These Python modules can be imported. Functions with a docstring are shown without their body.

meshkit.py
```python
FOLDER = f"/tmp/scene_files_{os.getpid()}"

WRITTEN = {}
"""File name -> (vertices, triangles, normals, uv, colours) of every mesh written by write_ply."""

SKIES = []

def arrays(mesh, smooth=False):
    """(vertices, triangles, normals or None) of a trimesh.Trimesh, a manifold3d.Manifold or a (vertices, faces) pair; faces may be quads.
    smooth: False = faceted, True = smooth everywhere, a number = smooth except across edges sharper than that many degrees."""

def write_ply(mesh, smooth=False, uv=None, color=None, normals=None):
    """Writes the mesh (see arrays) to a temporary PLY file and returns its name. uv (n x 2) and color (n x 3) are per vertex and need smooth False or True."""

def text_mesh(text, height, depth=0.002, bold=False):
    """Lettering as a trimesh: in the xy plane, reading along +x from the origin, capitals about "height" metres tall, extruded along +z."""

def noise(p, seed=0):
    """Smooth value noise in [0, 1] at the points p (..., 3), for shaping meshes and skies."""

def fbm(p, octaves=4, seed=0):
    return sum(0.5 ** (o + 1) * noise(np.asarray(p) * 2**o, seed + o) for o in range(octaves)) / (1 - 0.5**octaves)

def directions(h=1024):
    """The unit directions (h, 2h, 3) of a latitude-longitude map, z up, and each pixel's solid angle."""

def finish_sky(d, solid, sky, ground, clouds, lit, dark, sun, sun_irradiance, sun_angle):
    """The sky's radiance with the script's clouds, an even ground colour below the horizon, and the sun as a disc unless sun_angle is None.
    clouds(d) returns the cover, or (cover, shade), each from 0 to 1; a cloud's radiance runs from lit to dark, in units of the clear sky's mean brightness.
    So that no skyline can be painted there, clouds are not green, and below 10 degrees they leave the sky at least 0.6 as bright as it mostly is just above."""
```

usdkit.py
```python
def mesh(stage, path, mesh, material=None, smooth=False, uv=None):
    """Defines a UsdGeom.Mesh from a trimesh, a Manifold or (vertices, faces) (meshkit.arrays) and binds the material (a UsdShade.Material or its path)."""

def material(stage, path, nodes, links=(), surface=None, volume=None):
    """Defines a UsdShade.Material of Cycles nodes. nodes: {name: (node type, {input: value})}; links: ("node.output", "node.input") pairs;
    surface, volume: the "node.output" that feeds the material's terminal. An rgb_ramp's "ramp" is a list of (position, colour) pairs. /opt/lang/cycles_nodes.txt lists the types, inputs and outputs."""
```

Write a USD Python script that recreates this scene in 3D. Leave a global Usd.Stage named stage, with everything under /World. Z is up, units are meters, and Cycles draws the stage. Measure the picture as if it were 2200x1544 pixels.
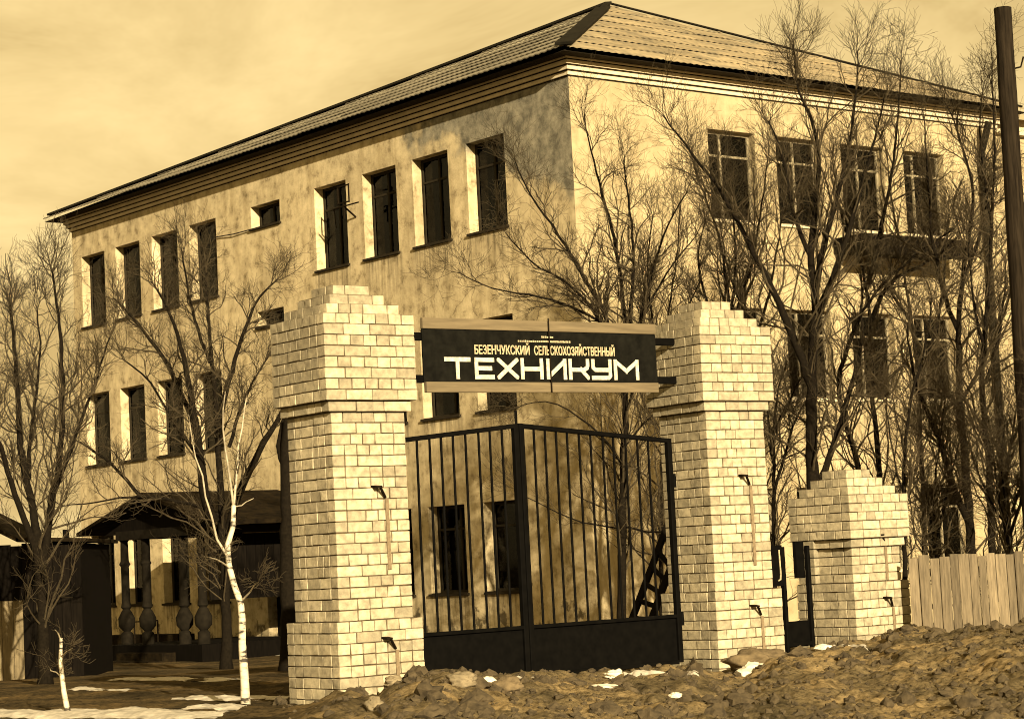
import math, random
import numpy as np, trimesh, usdkit, meshkit
from pxr import Usd, UsdGeom, UsdLux, UsdShade, Gf, Sdf
from shapely.geometry import Polygon, box as sbox
from shapely.ops import unary_union
from shapely import affinity

stage = Usd.Stage.CreateInMemory()
UsdGeom.SetStageUpAxis(stage, UsdGeom.Tokens.z)
UsdGeom.SetStageMetersPerUnit(stage, 1.0)
UsdGeom.Xform.Define(stage, '/World')
UsdGeom.Scope.Define(stage, '/World/Looks')
rng = np.random.default_rng(7)
random.seed(7)

# ------------------------------------------------------------------ camera, sky, sun, exposure
F_PX, PITCH, ROLL, CAM_Z = 4800.0, 0.091519, -0.0501395, 1.1
EXPOSURE = 1.2
SUN_AZ, SUN_EL = math.radians(19.5), math.radians(16.5)      # to the right of straight behind the camera
SKY_STRENGTH, SUN_INT = 0.10, 1.22
fwd = np.array([0, math.cos(PITCH), math.sin(PITCH)]); up0 = np.array([0, -math.sin(PITCH), math.cos(PITCH)]); rt0 = np.array([1.0, 0, 0])
c_, s_ = math.cos(ROLL), math.sin(ROLL)
CR, CU = c_ * rt0 + s_ * up0, -s_ * rt0 + c_ * up0
cam = UsdGeom.Camera.Define(stage, '/World/Camera')
cam.CreateHorizontalApertureAttr(36.0); cam.CreateVerticalApertureAttr(36.0 * 718 / 1024)
cam.CreateFocalLengthAttr(36.0 * F_PX / 2200)
cam.CreateClippingRangeAttr(Gf.Vec2f(0.1, 20000))
cam.CreateExposureAttr(EXPOSURE)
cam.AddTransformOp().Set(Gf.Matrix4d(*CR, 0, *CU, 0, *(-fwd), 0, 0, 0, CAM_Z, 1))
SUN = np.array([math.cos(SUN_EL) * math.sin(SUN_AZ), -math.cos(SUN_EL) * math.cos(SUN_AZ), math.sin(SUN_EL)])
dome = UsdLux.DomeLight.Define(stage, '/World/sky')
dome.GetPrim().SetCustomDataByKey('kind', 'structure')
skym = usdkit.material(stage, '/World/Looks/sky', {
    'sky': ('sky_texture', {'sky_type': 'single_scattering', 'sun_disc': False, 'sun_elevation': SUN_EL, 'sun_rotation': math.atan2(SUN[0], SUN[1]), 'aerosol_density': 1.6}),
    'bw': ('rgb_to_bw', {}), 'pw': ('math', {'math_type': 'power', 'value2': 0.2}), 'pk': ('math', {'math_type': 'multiply', 'value2': 3.05}),
    'tc': ('texture_coordinate', {}),
    'mp': ('mapping', {'scale': (1, 1, 2.2), 'location': (2.3, 0.7, 0.4)}),
    'n1': ('noise_texture', {'scale': 6.0, 'detail': 6, 'roughness': 0.62, 'distortion': 0.5}),
    'r1': ('rgb_ramp', {'ramp': [(0.34, (0.70, 0.66, 0.60)), (0.47, (0.93, 0.92, 0.91)), (0.68, (1.14, 1.15, 1.2))]}),
    'tint': ('mix', {'mix_type': 'multiply', 'fac': 1.0, 'color2': (1.0, 0.735, 0.31)}),
    'cl': ('mix', {'mix_type': 'multiply', 'fac': 1.0}),
    'bg': ('background_shader', {'strength': SKY_STRENGTH}),
}, [('sky.color', 'bw.color'), ('bw.val', 'pw.value1'), ('pw.value', 'pk.value1'), ('pk.value', 'tint.color1'), ('tc.generated', 'mp.vector'), ('mp.vector', 'n1.vector'), ('n1.fac', 'r1.fac'),
    ('tint.color', 'cl.color1'), ('r1.color', 'cl.color2'), ('cl.color', 'bg.color')], surface='bg.background')
UsdShade.MaterialBindingAPI.Apply(dome.GetPrim()).Bind(skym)
sun = UsdLux.DistantLight.Define(stage, '/World/sun')
sun.CreateNormalizeAttr(True); sun.CreateIntensityAttr(SUN_INT); sun.CreateAngleAttr(0.5)
sun.CreateColorAttr(Gf.Vec3f(1.0, 0.84, 0.56))
zx = np.cross([0, 0, 1], SUN); zx /= np.linalg.norm(zx); zy = np.cross(SUN, zx)
sun.AddTransformOp().Set(Gf.Matrix4d(*zx, 0, *zy, 0, *SUN, 0, 0, 0, 60, 1))

RM = np.array([CR, CU, fwd]); CP = np.array([0, 0, CAM_Z])
def ray(px, py): return RM.T @ np.array([(px - 1100) / F_PX, (772 - py) / F_PX, 1.0])
def at(px, py, Y):
    q = ray(px, py); return CP + q * (Y / q[1])

# ------------------------------------------------------------------ helpers
names = {}
def path(name, parent=None):
    base = (str(parent.GetPath()) if parent is not None else '/World') + '/' + name
    k = names.get(base, 0); names[base] = k + 1
    return base if k == 0 else f'{base}_{k:03d}'
def tag(prim, label=None, cat=None, group=None, kind=None):
    for k, v in (('label', label), ('category', cat), ('group', group), ('kind', kind)):
        if v: prim.SetCustomDataByKey(k, v)
    return prim
def thing(name, label, cat, loc=(0, 0, 0), rotz=0.0, group=None):
    x = UsdGeom.Xform.Define(stage, path(name)); x.AddTranslateOp().Set(Gf.Vec3d(*map(float, loc)))
    if rotz: x.AddRotateZOp().Set(math.degrees(rotz))
    return tag(x.GetPrim(), label, cat, group)
def obj(name, mesh, m, parent=None, smooth=False):
    return usdkit.mesh(stage, path(name, parent), mesh, m, smooth).GetPrim()

class MB:
    """collects pieces into one mesh"""
    def __init__(s): s.v, s.f, s.n = [], [], 0
    def add(s, v, f=None):
        if f is None: v, f = np.asarray(v.vertices), np.asarray(v.faces)
        s.v.append(np.asarray(v, float)); s.f.append(np.asarray(f, int) + s.n); s.n += len(v); return s
    def box(s, a, b):
        a, b = np.minimum(a, b), np.maximum(a, b); return s.add(*cbox(b - a, (a + b) / 2, 0))
    def bar(s, p, q, w, h=None):
        return s.add(*barmesh(p, q, w, h or w))
    def tube(s, pts, r, k=8):
        return s.add(*tube(pts, r, k))
    def mesh(s): return np.vstack(s.v), np.vstack(s.f)
    def build(s, name, m, parent=None, smooth=False): return obj(name, s.mesh(), m, parent, smooth)

def _cb():
    vs, idx = [], {}
    for a in range(3):
        for sx in (-1, 1):
            for sy in (-1, 1):
                for sz in (-1, 1):
                    idx[(a, sx, sy, sz)] = len(vs); vs.append((a, sx, sy, sz))
    fs = []
    for a in range(3):
        o = [k for k in range(3) if k != a]
        for s in (-1, 1):
            q = []
            for p, r in ((-1, -1), (1, -1), (1, 1), (-1, 1)):
                t = [0, 0, 0]; t[a] = s; t[o[0]] = p; t[o[1]] = r; q.append(idx[(a, *t)])
            fs += [[q[0], q[1], q[2]], [q[0], q[2], q[3]]]
    for a in range(3):                     # edges along axis a, between faces b and c
        b, c = [k for k in range(3) if k != a]
        for sb in (-1, 1):
            for sc in (-1, 1):
                q = []
                for fa, sa in ((b, -1), (b, 1), (c, 1), (c, -1)):
                    t = [0, 0, 0]; t[a] = sa; t[b] = sb; t[c] = sc; q.append(idx[(fa, *t)])
                fs += [[q[0], q[1], q[2]], [q[0], q[2], q[3]]]
    for sx in (-1, 1):
        for sy in (-1, 1):
            for sz in (-1, 1): fs.append([idx[(a, sx, sy, sz)] for a in range(3)])
    A = np.array([v[0] for v in vs]); S = np.array([v[1:] for v in vs], float); F = np.array(fs)
    P = S * 0.5; P2 = P.copy()
    for i, a in enumerate(A):
        for k in range(3):
            if k != a: P2[i, k] *= 0.9
    c = P2[F].mean(1); n = np.cross(P2[F[:, 1]] - P2[F[:, 0]], P2[F[:, 2]] - P2[F[:, 0]])
    flip = (n * c).sum(1) < 0
    F[flip] = F[flip][:, ::-1]
    return A, S, F
_CA, _CS, _CF = _cb()
def cbox(size, center, ch):
    """box; ch = chamfer width (0: plain 12-triangle box)"""
    size = np.asarray(size, float); center = np.asarray(center, float)
    if not ch:
        m = trimesh.creation.box(size); return np.asarray(m.vertices) + center, np.asarray(m.faces)
    h = size / 2 - 0.0
    v = _CS * h
    for k in range(3):
        msk = _CA != k
        v[msk, k] -= _CS[msk, k] * ch
    return v + center, _CF
def barmesh(p, q, w, h):
    p, q = np.asarray(p, float), np.asarray(q, float); d = q - p; L = np.linalg.norm(d); d = d / L
    ref = np.array([0, 0, 1.0]) if abs(d[2]) < 0.95 else np.array([0, 1.0, 0])
    a = np.cross(d, ref); a /= np.linalg.norm(a); b = np.cross(a, d)
    v, f = cbox((w, L, h), (0, 0, 0), min(w, h) * 0.12)
    return (p + q) / 2 + v @ np.array([a, d, b]), f
def tube(pts, r, k=8, cap=True):
    pts = np.asarray(pts, float); n = len(pts); r = np.broadcast_to(np.asarray(r, float), (n,))
    t = np.gradient(pts, axis=0); t /= np.maximum(np.linalg.norm(t, axis=1, keepdims=True), 1e-9)
    ref = np.array([0.31, 0.87, 0.2]) if abs(t[0] @ np.array([0.31, 0.87, 0.2])) < 0.85 else np.array([1.0, 0, 0])
    a = ref - t * (t @ ref)[:, None]; a /= np.maximum(np.linalg.norm(a, axis=1, keepdims=True), 1e-9); b = np.cross(t, a)
    ang = np.arange(k) * 2 * math.pi / k
    v = pts[:, None] + r[:, None, None] * (np.cos(ang)[None, :, None] * a[:, None] + np.sin(ang)[None, :, None] * b[:, None])
    v = v.reshape(-1, 3); f = []
    i = np.arange(k); j = (i + 1) % k
    for s in range(n - 1):
        f.append(np.stack([s * k + i, s * k + j, (s + 1) * k + j], 1)); f.append(np.stack([s * k + i, (s + 1) * k + j, (s + 1) * k + i], 1))
    f = np.vstack(f)
    if cap:
        m = len(v); v = np.vstack([v, pts[:1], pts[-1:]])
        f = np.vstack([f, np.stack([np.full(k, m), j, i], 1), np.stack([np.full(k, m + 1), (n - 1) * k + i, (n - 1) * k + j], 1)])
    return v, f
def extrude(poly, depth):
    gs = getattr(poly, 'geoms', [poly]); return trimesh.util.concatenate([trimesh.creation.extrude_polygon(g, depth, engine='earcut') for g in gs if g.area > 1e-7])
def lathe(profile, k=14):
    pr = np.array(profile, float); ang = np.arange(k) * 2 * math.pi / k
    v = np.stack([pr[:, None, 0] * np.cos(ang), pr[:, None, 0] * np.sin(ang), np.repeat(pr[:, 1:2], k, 1)], -1).reshape(-1, 3); f = []
    i = np.arange(k); j = (i + 1) % k
    for s in range(len(pr) - 1):
        f.append(np.stack([s * k + i, s * k + j, (s + 1) * k + j], 1)); f.append(np.stack([s * k + i, (s + 1) * k + j, (s + 1) * k + i], 1))
    return v, np.vstack(f)

# ------------------------------------------------------------------ materials
def mat(name, col, rough=0.85, scale=6.0, var=0.25, bump=0.0, bscale=40.0, obj_var=0.0, island=False, col2=None, detail=6, spec=0.25, stretch=None):
    c1 = np.array(col, float); c2 = np.array(col2, float) if col2 is not None else c1 * (1 - var)
    nodes = {'tc': ('texture_coordinate', {}), 'mp': ('mapping', {'scale': stretch or (1, 1, 1)}), 'n': ('noise_texture', {'scale': scale, 'detail': detail, 'roughness': 0.62}),
             'r': ('rgb_ramp', {'ramp': [(0.32, tuple(c2)), (0.68, tuple(np.minimum(c1 * (1 + var * 0.35), 0.95)))]}),
             'p': ('principled_bsdf', {'roughness': rough, 'specular_ior_level': spec})}
    links = [('tc.object', 'mp.vector'), ('mp.vector', 'n.vector'), ('n.fac', 'r.fac')]
    last = 'r.color'
    if obj_var:
        if island: nodes['oi'] = ('geometry', {}); src = 'oi.random_per_island'
        else: nodes['oi'] = ('object_info', {}); src = 'oi.random'
        nodes['or'] = ('rgb_ramp', {'ramp': [(0.0, (1 - obj_var,) * 3), (0.5, (1 - obj_var * 0.25,) * 3), (1.0, (1 + obj_var * 0.4,) * 3)]})
        nodes['om'] = ('mix', {'mix_type': 'multiply', 'fac': 1.0})
        links += [(src, 'or.fac'), (last, 'om.color1'), ('or.color', 'om.color2')]; last = 'om.color'
    links.append((last, 'p.base_color'))
    if bump:
        nodes['bn'] = ('noise_texture', {'scale': bscale, 'detail': 5, 'roughness': 0.65})
        nodes['b'] = ('bump', {'strength': 0.8, 'distance': bump})
        links += [('mp.vector', 'bn.vector'), ('bn.fac', 'b.height'), ('b.normal', 'p.normal')]
    return usdkit.material(stage, '/World/Looks/' + name, nodes, links, surface='p.BSDF')

M = {}
M['brick'] = mat('sand_lime_brick', (0.44, 0.375, 0.245), 0.94, 15, 0.40, 0.007, 60, obj_var=0.34)
M['brick_far'] = mat('sand_lime_brick_joined', (0.44, 0.375, 0.245), 0.94, 15, 0.40, 0.007, 60, obj_var=0.34, island=True)
M['mortar'] = mat('mortar', (0.085, 0.06, 0.03), 0.95, 20, 0.4, 0.004, 80)
M['black_iron'] = mat('black_iron', (0.0030, 0.0026, 0.002), 0.75, 9, 0.5, 0.001, 60, spec=0.04)
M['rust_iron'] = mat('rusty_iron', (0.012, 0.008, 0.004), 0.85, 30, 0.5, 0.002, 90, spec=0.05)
M['strip_brown'] = mat('strip_brown_coat', (0.19, 0.14, 0.08), 0.9, 30, 0.35, 0.002, 90)  # brown for the thin strip down each pillar face
M['sign_black'] = mat('sign_black', (0.0075, 0.007, 0.005), 0.75, 8, 0.6, 0.0005, 60, spec=0.05)
M['sign_wood'] = mat('sign_wood', (0.15, 0.115, 0.065), 0.85, 7, 0.35, 0.001, 60, stretch=(0.3, 1, 4))
M['sign_white'] = mat('sign_white', (0.60, 0.55, 0.42), 0.85, 34, 0.45)
M['sign_cream'] = mat('sign_cream', (0.46, 0.38, 0.23), 0.8, 34, 0.45)
M['bark'] = mat('dark_bark', (0.010, 0.0075, 0.0045), 0.95, 30, 0.5, 0.006, 60, spec=0.05)
M['twig'] = mat('twig', (0.055, 0.042, 0.024), 0.95, 20, 0.4, spec=0.05)
M['plank_dark'] = mat('dark_plank', (0.006, 0.0045, 0.003), 0.9, 8, 0.5, 0.002, 60, obj_var=0.4, spec=0.04, stretch=(4, 4, 0.5))
M['plank_pale'] = mat('pale_plank', (0.20, 0.155, 0.085), 0.85, 8, 0.4, 0.002, 60, obj_var=0.3, stretch=(4, 4, 0.5))
M['fence'] = mat('fence_board', (0.235, 0.185, 0.115), 0.9, 9, 0.5, 0.003, 60, obj_var=0.45, stretch=(5, 5, 0.4))
M['felt'] = mat('roofing_felt', (0.016, 0.011, 0.005), 0.95, 5, 0.7, 0.02, 24, spec=0.03, col2=(0.004, 0.003, 0.002))
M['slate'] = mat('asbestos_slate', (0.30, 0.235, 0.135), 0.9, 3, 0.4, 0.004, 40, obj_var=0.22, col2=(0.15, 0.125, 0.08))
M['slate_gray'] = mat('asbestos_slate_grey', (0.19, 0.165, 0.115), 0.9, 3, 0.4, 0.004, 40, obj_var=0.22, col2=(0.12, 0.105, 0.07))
M['flashing'] = mat('dark_flashing', (0.012, 0.010, 0.006), 0.8, 4, 0.5, spec=0.05)
M['cornice'] = mat('cornice_plaster', (0.56, 0.47, 0.31), 0.92, 5, 0.2, 0.003, 40)
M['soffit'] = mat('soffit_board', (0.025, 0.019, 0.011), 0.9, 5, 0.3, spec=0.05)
M['frame_dark'] = mat('dark_window_frame', (0.025, 0.02, 0.012), 0.7, 10, 0.3, spec=0.05)
M['frame'] = mat('window_frame', (0.24, 0.20, 0.125), 0.6, 10, 0.3)
M['curtain'] = mat('faded_curtain', (0.20, 0.165, 0.10), 0.95, 8, 0.3)
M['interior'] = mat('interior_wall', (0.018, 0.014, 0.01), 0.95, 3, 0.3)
M['porch_post'] = mat('porch_post', (0.012, 0.0095, 0.006), 0.9, 10, 0.4, spec=0.05)
M['concrete'] = mat('concrete', (0.16, 0.13, 0.08), 0.92, 6, 0.4, 0.004, 40)
M['stone'] = mat('field_stone', (0.22, 0.175, 0.105), 0.95, 9, 0.5, 0.012, 22)
M['clod'] = mat('soil_clod', (0.15, 0.11, 0.058), 1.0, 9, 0.5, 0.015, 30)
M['clods'] = mat('soil_clods', (0.25, 0.185, 0.098), 1.0, 12, 0.6, 0.012, 30, obj_var=0.7, island=True)
M['snow'] = mat('old_snow', (0.50, 0.45, 0.36), 0.95, 7, 0.5, 0.012, 22)
M['pole'] = mat('pole_wood', (0.022, 0.016, 0.01), 0.9, 6, 0.7, 0.006, 40, spec=0.05, stretch=(6, 6, 0.4))
M['lime'] = mat('lime_chunk', (0.66, 0.6, 0.46), 0.95, 12, 0.25, 0.008, 40)

# plaster: blotchy, with a grey damp patch by the top of the corner and bare patches low down
def plaster(name, base, dark, damp, streak, axis, cols, wid):
    hr = [(0.0, (0, 0, 0))] + sum([[((u - .12) / 20, (0, 0, 0)), ((u - .03) / 20, (1, 1, 1)), ((u + wid + .03) / 20, (1, 1, 1)), ((u + wid + .12) / 20, (0, 0, 0))] for u in cols], []) + [(1.0, (0, 0, 0))]
    vr = [(0.0, (0, 0, 0))] + sum([[((z - 1.15 + 1) / 11, (0, 0, 0)), ((z - .05 + 1) / 11, (1, 1, 1)), ((z + .02 + 1) / 11, (0, 0, 0))] for z in (0.64, 3.888, 7.136)], []) + [(1.0, (0, 0, 0))]
    nodes = {
        'tc': ('texture_coordinate', {}), 'sep': ('separate_xyz', {}),
        'n1': ('noise_texture', {'scale': 0.55, 'detail': 8, 'roughness': 0.68}),
        'r1': ('rgb_ramp', {'ramp': [(0.34, tuple(dark)), (0.5, tuple(np.array(base) * 0.9)), (0.62, tuple(base))]}),
        'n2': ('noise_texture', {'scale': 3.6, 'detail': 8, 'roughness': 0.7}),
        'r2': ('rgb_ramp', {'ramp': [(0.34, (0.36, 0.33, 0.29)), (0.46, (0.86, 0.85, 0.83)), (0.58, (1.06, 1.06, 1.06)), (0.72, (1.2, 1.2, 1.18))]}),
        'm1': ('mix', {'mix_type': 'multiply', 'fac': streak}),
        'mp': ('mapping', {'scale': (1.6, 1.6, 0.3)}), 'n3': ('noise_texture', {'scale': 2.0, 'detail': 5, 'roughness': 0.6}),
        'r3': ('rgb_ramp', {'ramp': [(0.34, (0.66, 0.63, 0.57)), (0.52, (1, 1, 1))]}),
        'm2': ('mix', {'mix_type': 'multiply', 'fac': 0.75 * streak}),
        'nz': ('noise_texture', {'scale': 1.4, 'detail': 5, 'roughness': 0.6}),
        'bn': ('noise_texture', {'scale': 24, 'detail': 6, 'roughness': 0.7}), 'b': ('bump', {'strength': 0.7, 'distance': 0.012}),
        'p': ('principled_bsdf', {'roughness': 0.95, 'specular_ior_level': 0.1}),
    }
    links = [('tc.object', 'n1.vector'), ('tc.object', 'n2.vector'), ('tc.object', 'mp.vector'), ('mp.vector', 'n3.vector'), ('tc.object', 'nz.vector'), ('tc.object', 'bn.vector'),
             ('n1.fac', 'r1.fac'), ('n2.fac', 'r2.fac'), ('n3.fac', 'r3.fac'), ('r1.color', 'm1.color1'), ('r2.color', 'm1.color2'), ('m1.color', 'm2.color1'), ('r3.color', 'm2.color2'),
             ('bn.fac', 'b.height'), ('b.normal', 'p.normal'), ('tc.object', 'sep.vector')]
    nodes.update({'du': ('math', {'math_type': 'divide', 'value2': 20.0}), 'hr': ('rgb_ramp', {'ramp': hr}), 'dz': ('math', {'math_type': 'multiply_add', 'value2': 1 / 11, 'value3': 1 / 11}), 'vr': ('rgb_ramp', {'ramp': vr}),
                  'sm': ('mapping', {'scale': (7, 7, 0.35)}), 'sn': ('noise_texture', {'scale': 1.6, 'detail': 4, 'roughness': 0.6}), 'sr': ('map_range', {'from_min': 0.42, 'from_max': 0.66, 'clamp': True}),
                  's1': ('math', {'math_type': 'multiply'}), 's2': ('math', {'math_type': 'multiply'}), 's3': ('math', {'math_type': 'multiply', 'value2': 0.85}), 'sx': ('mix', {'color2': (0.09, 0.07, 0.04)})})
    links += [('sep.' + axis, 'du.value1'), ('du.value', 'hr.fac'), ('sep.z', 'dz.value1'), ('dz.value', 'vr.fac'), ('tc.object', 'sm.vector'), ('sm.vector', 'sn.vector'), ('sn.fac', 'sr.value'),
              ('hr.color', 's1.value1'), ('vr.color', 's1.value2'), ('s1.value', 's2.value1'), ('sr.result', 's2.value2'), ('s2.value', 's3.value1'), ('m2.color', 'sx.color1'), ('s3.value', 'sx.fac')]
    last = 'sx.color'
    if damp:
        # mask = smooth(z*1.0 - 0.45*y + 2.2*(noise-0.5) > level)
        nodes.update({'k1': ('math', {'math_type': 'multiply', 'value2': -0.42}), 'k2': ('math', {'math_type': 'add'}), 'k3': ('math', {'math_type': 'multiply_add', 'value2': 2.6, 'value3': -1.3}),
                      'k4': ('math', {'math_type': 'add'}), 'k5': ('map_range', {'range_type': 'smoothstep', 'from_min': 7.05, 'from_max': 7.6, 'to_min': 0.0, 'to_max': 0.95}),
                      'dm': ('mix', {'color2': (0.125, 0.115, 0.088)}),
                      'dc': ('mix', {'mix_type': 'mix', 'color1': (0.085, 0.08, 0.062), 'color2': (0.27, 0.245, 0.18)}), 'dn': ('noise_texture', {'scale': 3.2, 'detail': 6, 'roughness': 0.7}),
                      'dr': ('map_range', {'from_min': 0.38, 'from_max': 0.64, 'clamp': True}),
                      # bare patches low on the wall
                      'l1': ('math', {'math_type': 'multiply_add', 'value2': 5.2, 'value3': -2.6}), 'l2': ('math', {'math_type': 'subtract'}),
                      'l3': ('map_range', {'range_type': 'smoothstep', 'from_min': 0.1, 'from_max': 0.45, 'to_min': 0.0, 'to_max': 0.85}), 'lm': ('mix', {'color2': (0.07, 0.055, 0.032)}),
                      'nl': ('noise_texture', {'scale': 1.9, 'detail': 6, 'roughness': 0.65})})
        links += [('sep.y', 'k1.value1'), ('sep.z', 'k2.value1'), ('k1.value', 'k2.value2'), ('nz.fac', 'k3.value1'), ('k2.value', 'k4.value1'), ('k3.value', 'k4.value2'), ('k4.value', 'k5.value'),
                  ('tc.object', 'dn.vector'), ('dn.fac', 'dr.value'), ('dr.result', 'dc.fac'), (last, 'dm.color1'), ('dc.color', 'dm.color2'), ('k5.result', 'dm.fac'),
                  ('tc.object', 'nl.vector'), ('nl.fac', 'l1.value1'), ('l1.value', 'l2.value1'), ('sep.z', 'l2.value2'), ('l2.value', 'l3.value'), ('dm.color', 'lm.color1'), ('l3.result', 'lm.fac')]
        last = 'lm.color'
    links.append((last, 'p.base_color'))
    return usdkit.material(stage, '/World/Looks/' + name, nodes, links, surface='p.BSDF')
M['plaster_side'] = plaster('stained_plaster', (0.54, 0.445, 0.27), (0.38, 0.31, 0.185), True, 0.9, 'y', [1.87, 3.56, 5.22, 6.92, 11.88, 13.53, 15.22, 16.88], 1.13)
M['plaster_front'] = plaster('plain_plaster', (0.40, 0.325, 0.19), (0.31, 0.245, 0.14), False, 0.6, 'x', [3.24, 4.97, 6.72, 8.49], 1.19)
M['glass'] = usdkit.material(stage, '/World/Looks/window_glass', {
    'fr': ('fresnel', {'IOR': 1.45}), 't': ('transparent_bsdf', {'color': (0.75, 0.72, 0.62)}), 'g': ('glossy_bsdf', {'color': (0.35, 0.35, 0.35), 'roughness': 0.04}), 'mx': ('mix_closure', {})},
    [('fr.fac', 'mx.fac'), ('t.BSDF', 'mx.closure1'), ('g.BSDF', 'mx.closure2')], surface='mx.closure')
M['birch'] = usdkit.material(stage, '/World/Looks/birch_bark', {
    'tc': ('texture_coordinate', {}), 'mp': ('mapping', {'scale': (3, 3, 9)}), 'n': ('noise_texture', {'scale': 1.6, 'detail': 4, 'roughness': 0.6}),
    'r': ('rgb_ramp', {'ramp': [(0.0, (0.03, 0.025, 0.018)), (0.42, (0.04, 0.03, 0.02)), (0.47, (0.40, 0.35, 0.25)), (0.54, (0.56, 0.49, 0.36)), (1.0, (0.62, 0.55, 0.42))]}),
    'p': ('principled_bsdf', {'roughness': 0.8})}, [('tc.object', 'mp.vector'), ('mp.vector', 'n.vector'), ('n.fac', 'r.fac'), ('r.color', 'p.base_color')], surface='p.BSDF')
M['birch_limb'] = mat('birch_limb', (0.46, 0.39, 0.27), 0.9, 20, 0.5)
M['ground'] = usdkit.material(stage, '/World/Looks/soil', {
    'tc': ('texture_coordinate', {}), 'n1': ('noise_texture', {'scale': 0.9, 'detail': 8, 'roughness': 0.65}),
    'r1': ('rgb_ramp', {'ramp': [(0.36, (0.07, 0.055, 0.03)), (0.5, (0.165, 0.125, 0.065)), (0.64, (0.28, 0.20, 0.095))]}),
    'n2': ('noise_texture', {'scale': 14, 'detail': 8, 'roughness': 0.72}), 'r2': ('rgb_ramp', {'ramp': [(0.36, (0.30, 0.29, 0.27)), (0.5, (1, 1, 1)), (0.66, (1.5, 1.47, 1.4))]}),
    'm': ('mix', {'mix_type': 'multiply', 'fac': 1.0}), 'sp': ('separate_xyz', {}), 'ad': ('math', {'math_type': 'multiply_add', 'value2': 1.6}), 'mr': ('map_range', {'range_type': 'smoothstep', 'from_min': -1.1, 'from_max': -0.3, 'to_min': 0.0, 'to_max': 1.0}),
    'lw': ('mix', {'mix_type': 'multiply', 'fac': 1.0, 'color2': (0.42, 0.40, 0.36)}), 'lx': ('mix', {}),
    'n3': ('noise_texture', {'scale': 42, 'detail': 6, 'roughness': 0.75}), 'b': ('bump', {'strength': 1.0, 'distance': 0.03}),
    'p': ('principled_bsdf', {'roughness': 1.0, 'specular_ior_level': 0.05})},
    [('tc.object', 'n1.vector'), ('tc.object', 'n2.vector'), ('tc.object', 'n3.vector'), ('n1.fac', 'r1.fac'), ('n2.fac', 'r2.fac'), ('r1.color', 'm.color1'), ('r2.color', 'm.color2'),
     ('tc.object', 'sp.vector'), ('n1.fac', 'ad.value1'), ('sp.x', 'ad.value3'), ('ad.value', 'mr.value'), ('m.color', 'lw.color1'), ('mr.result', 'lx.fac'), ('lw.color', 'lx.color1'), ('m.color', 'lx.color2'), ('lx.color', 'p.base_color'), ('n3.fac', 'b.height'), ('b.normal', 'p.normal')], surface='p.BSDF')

# ------------------------------------------------------------------ ground
CREST = np.array([(300, 1560, 19.0), (620, 1503, 19.0), (700, 1490, 19.1), (780, 1494, 19.2), (805, 1474, 19.3), (850, 1455, 19.4), (918, 1443, 19.5), (1000, 1452, 19.9), (1100, 1449, 20.2), (1250, 1451, 20.8),
                  (1400, 1441, 21.4), (1455, 1434, 21.7), (1500, 1452, 21.9), (1560, 1452, 22.0), (1600, 1434, 22.2), (1650, 1408, 22.6), (1690, 1399, 22.9), (1740, 1391, 23.2), (1830, 1379, 23.8),
                  (1900, 1353, 23.9), (1950, 1358, 23.6), (2000, 1362, 23.0), (2100, 1349, 22.3), (2200, 1345, 21.7), (2500, 1335, 20.8)], float)
CZ = np.array([at(a, b, c)[2] for a, b, c in CREST])
def smooth(t): t = np.clip(t, 0, 1); return t * t * (3 - 2 * t)
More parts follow.
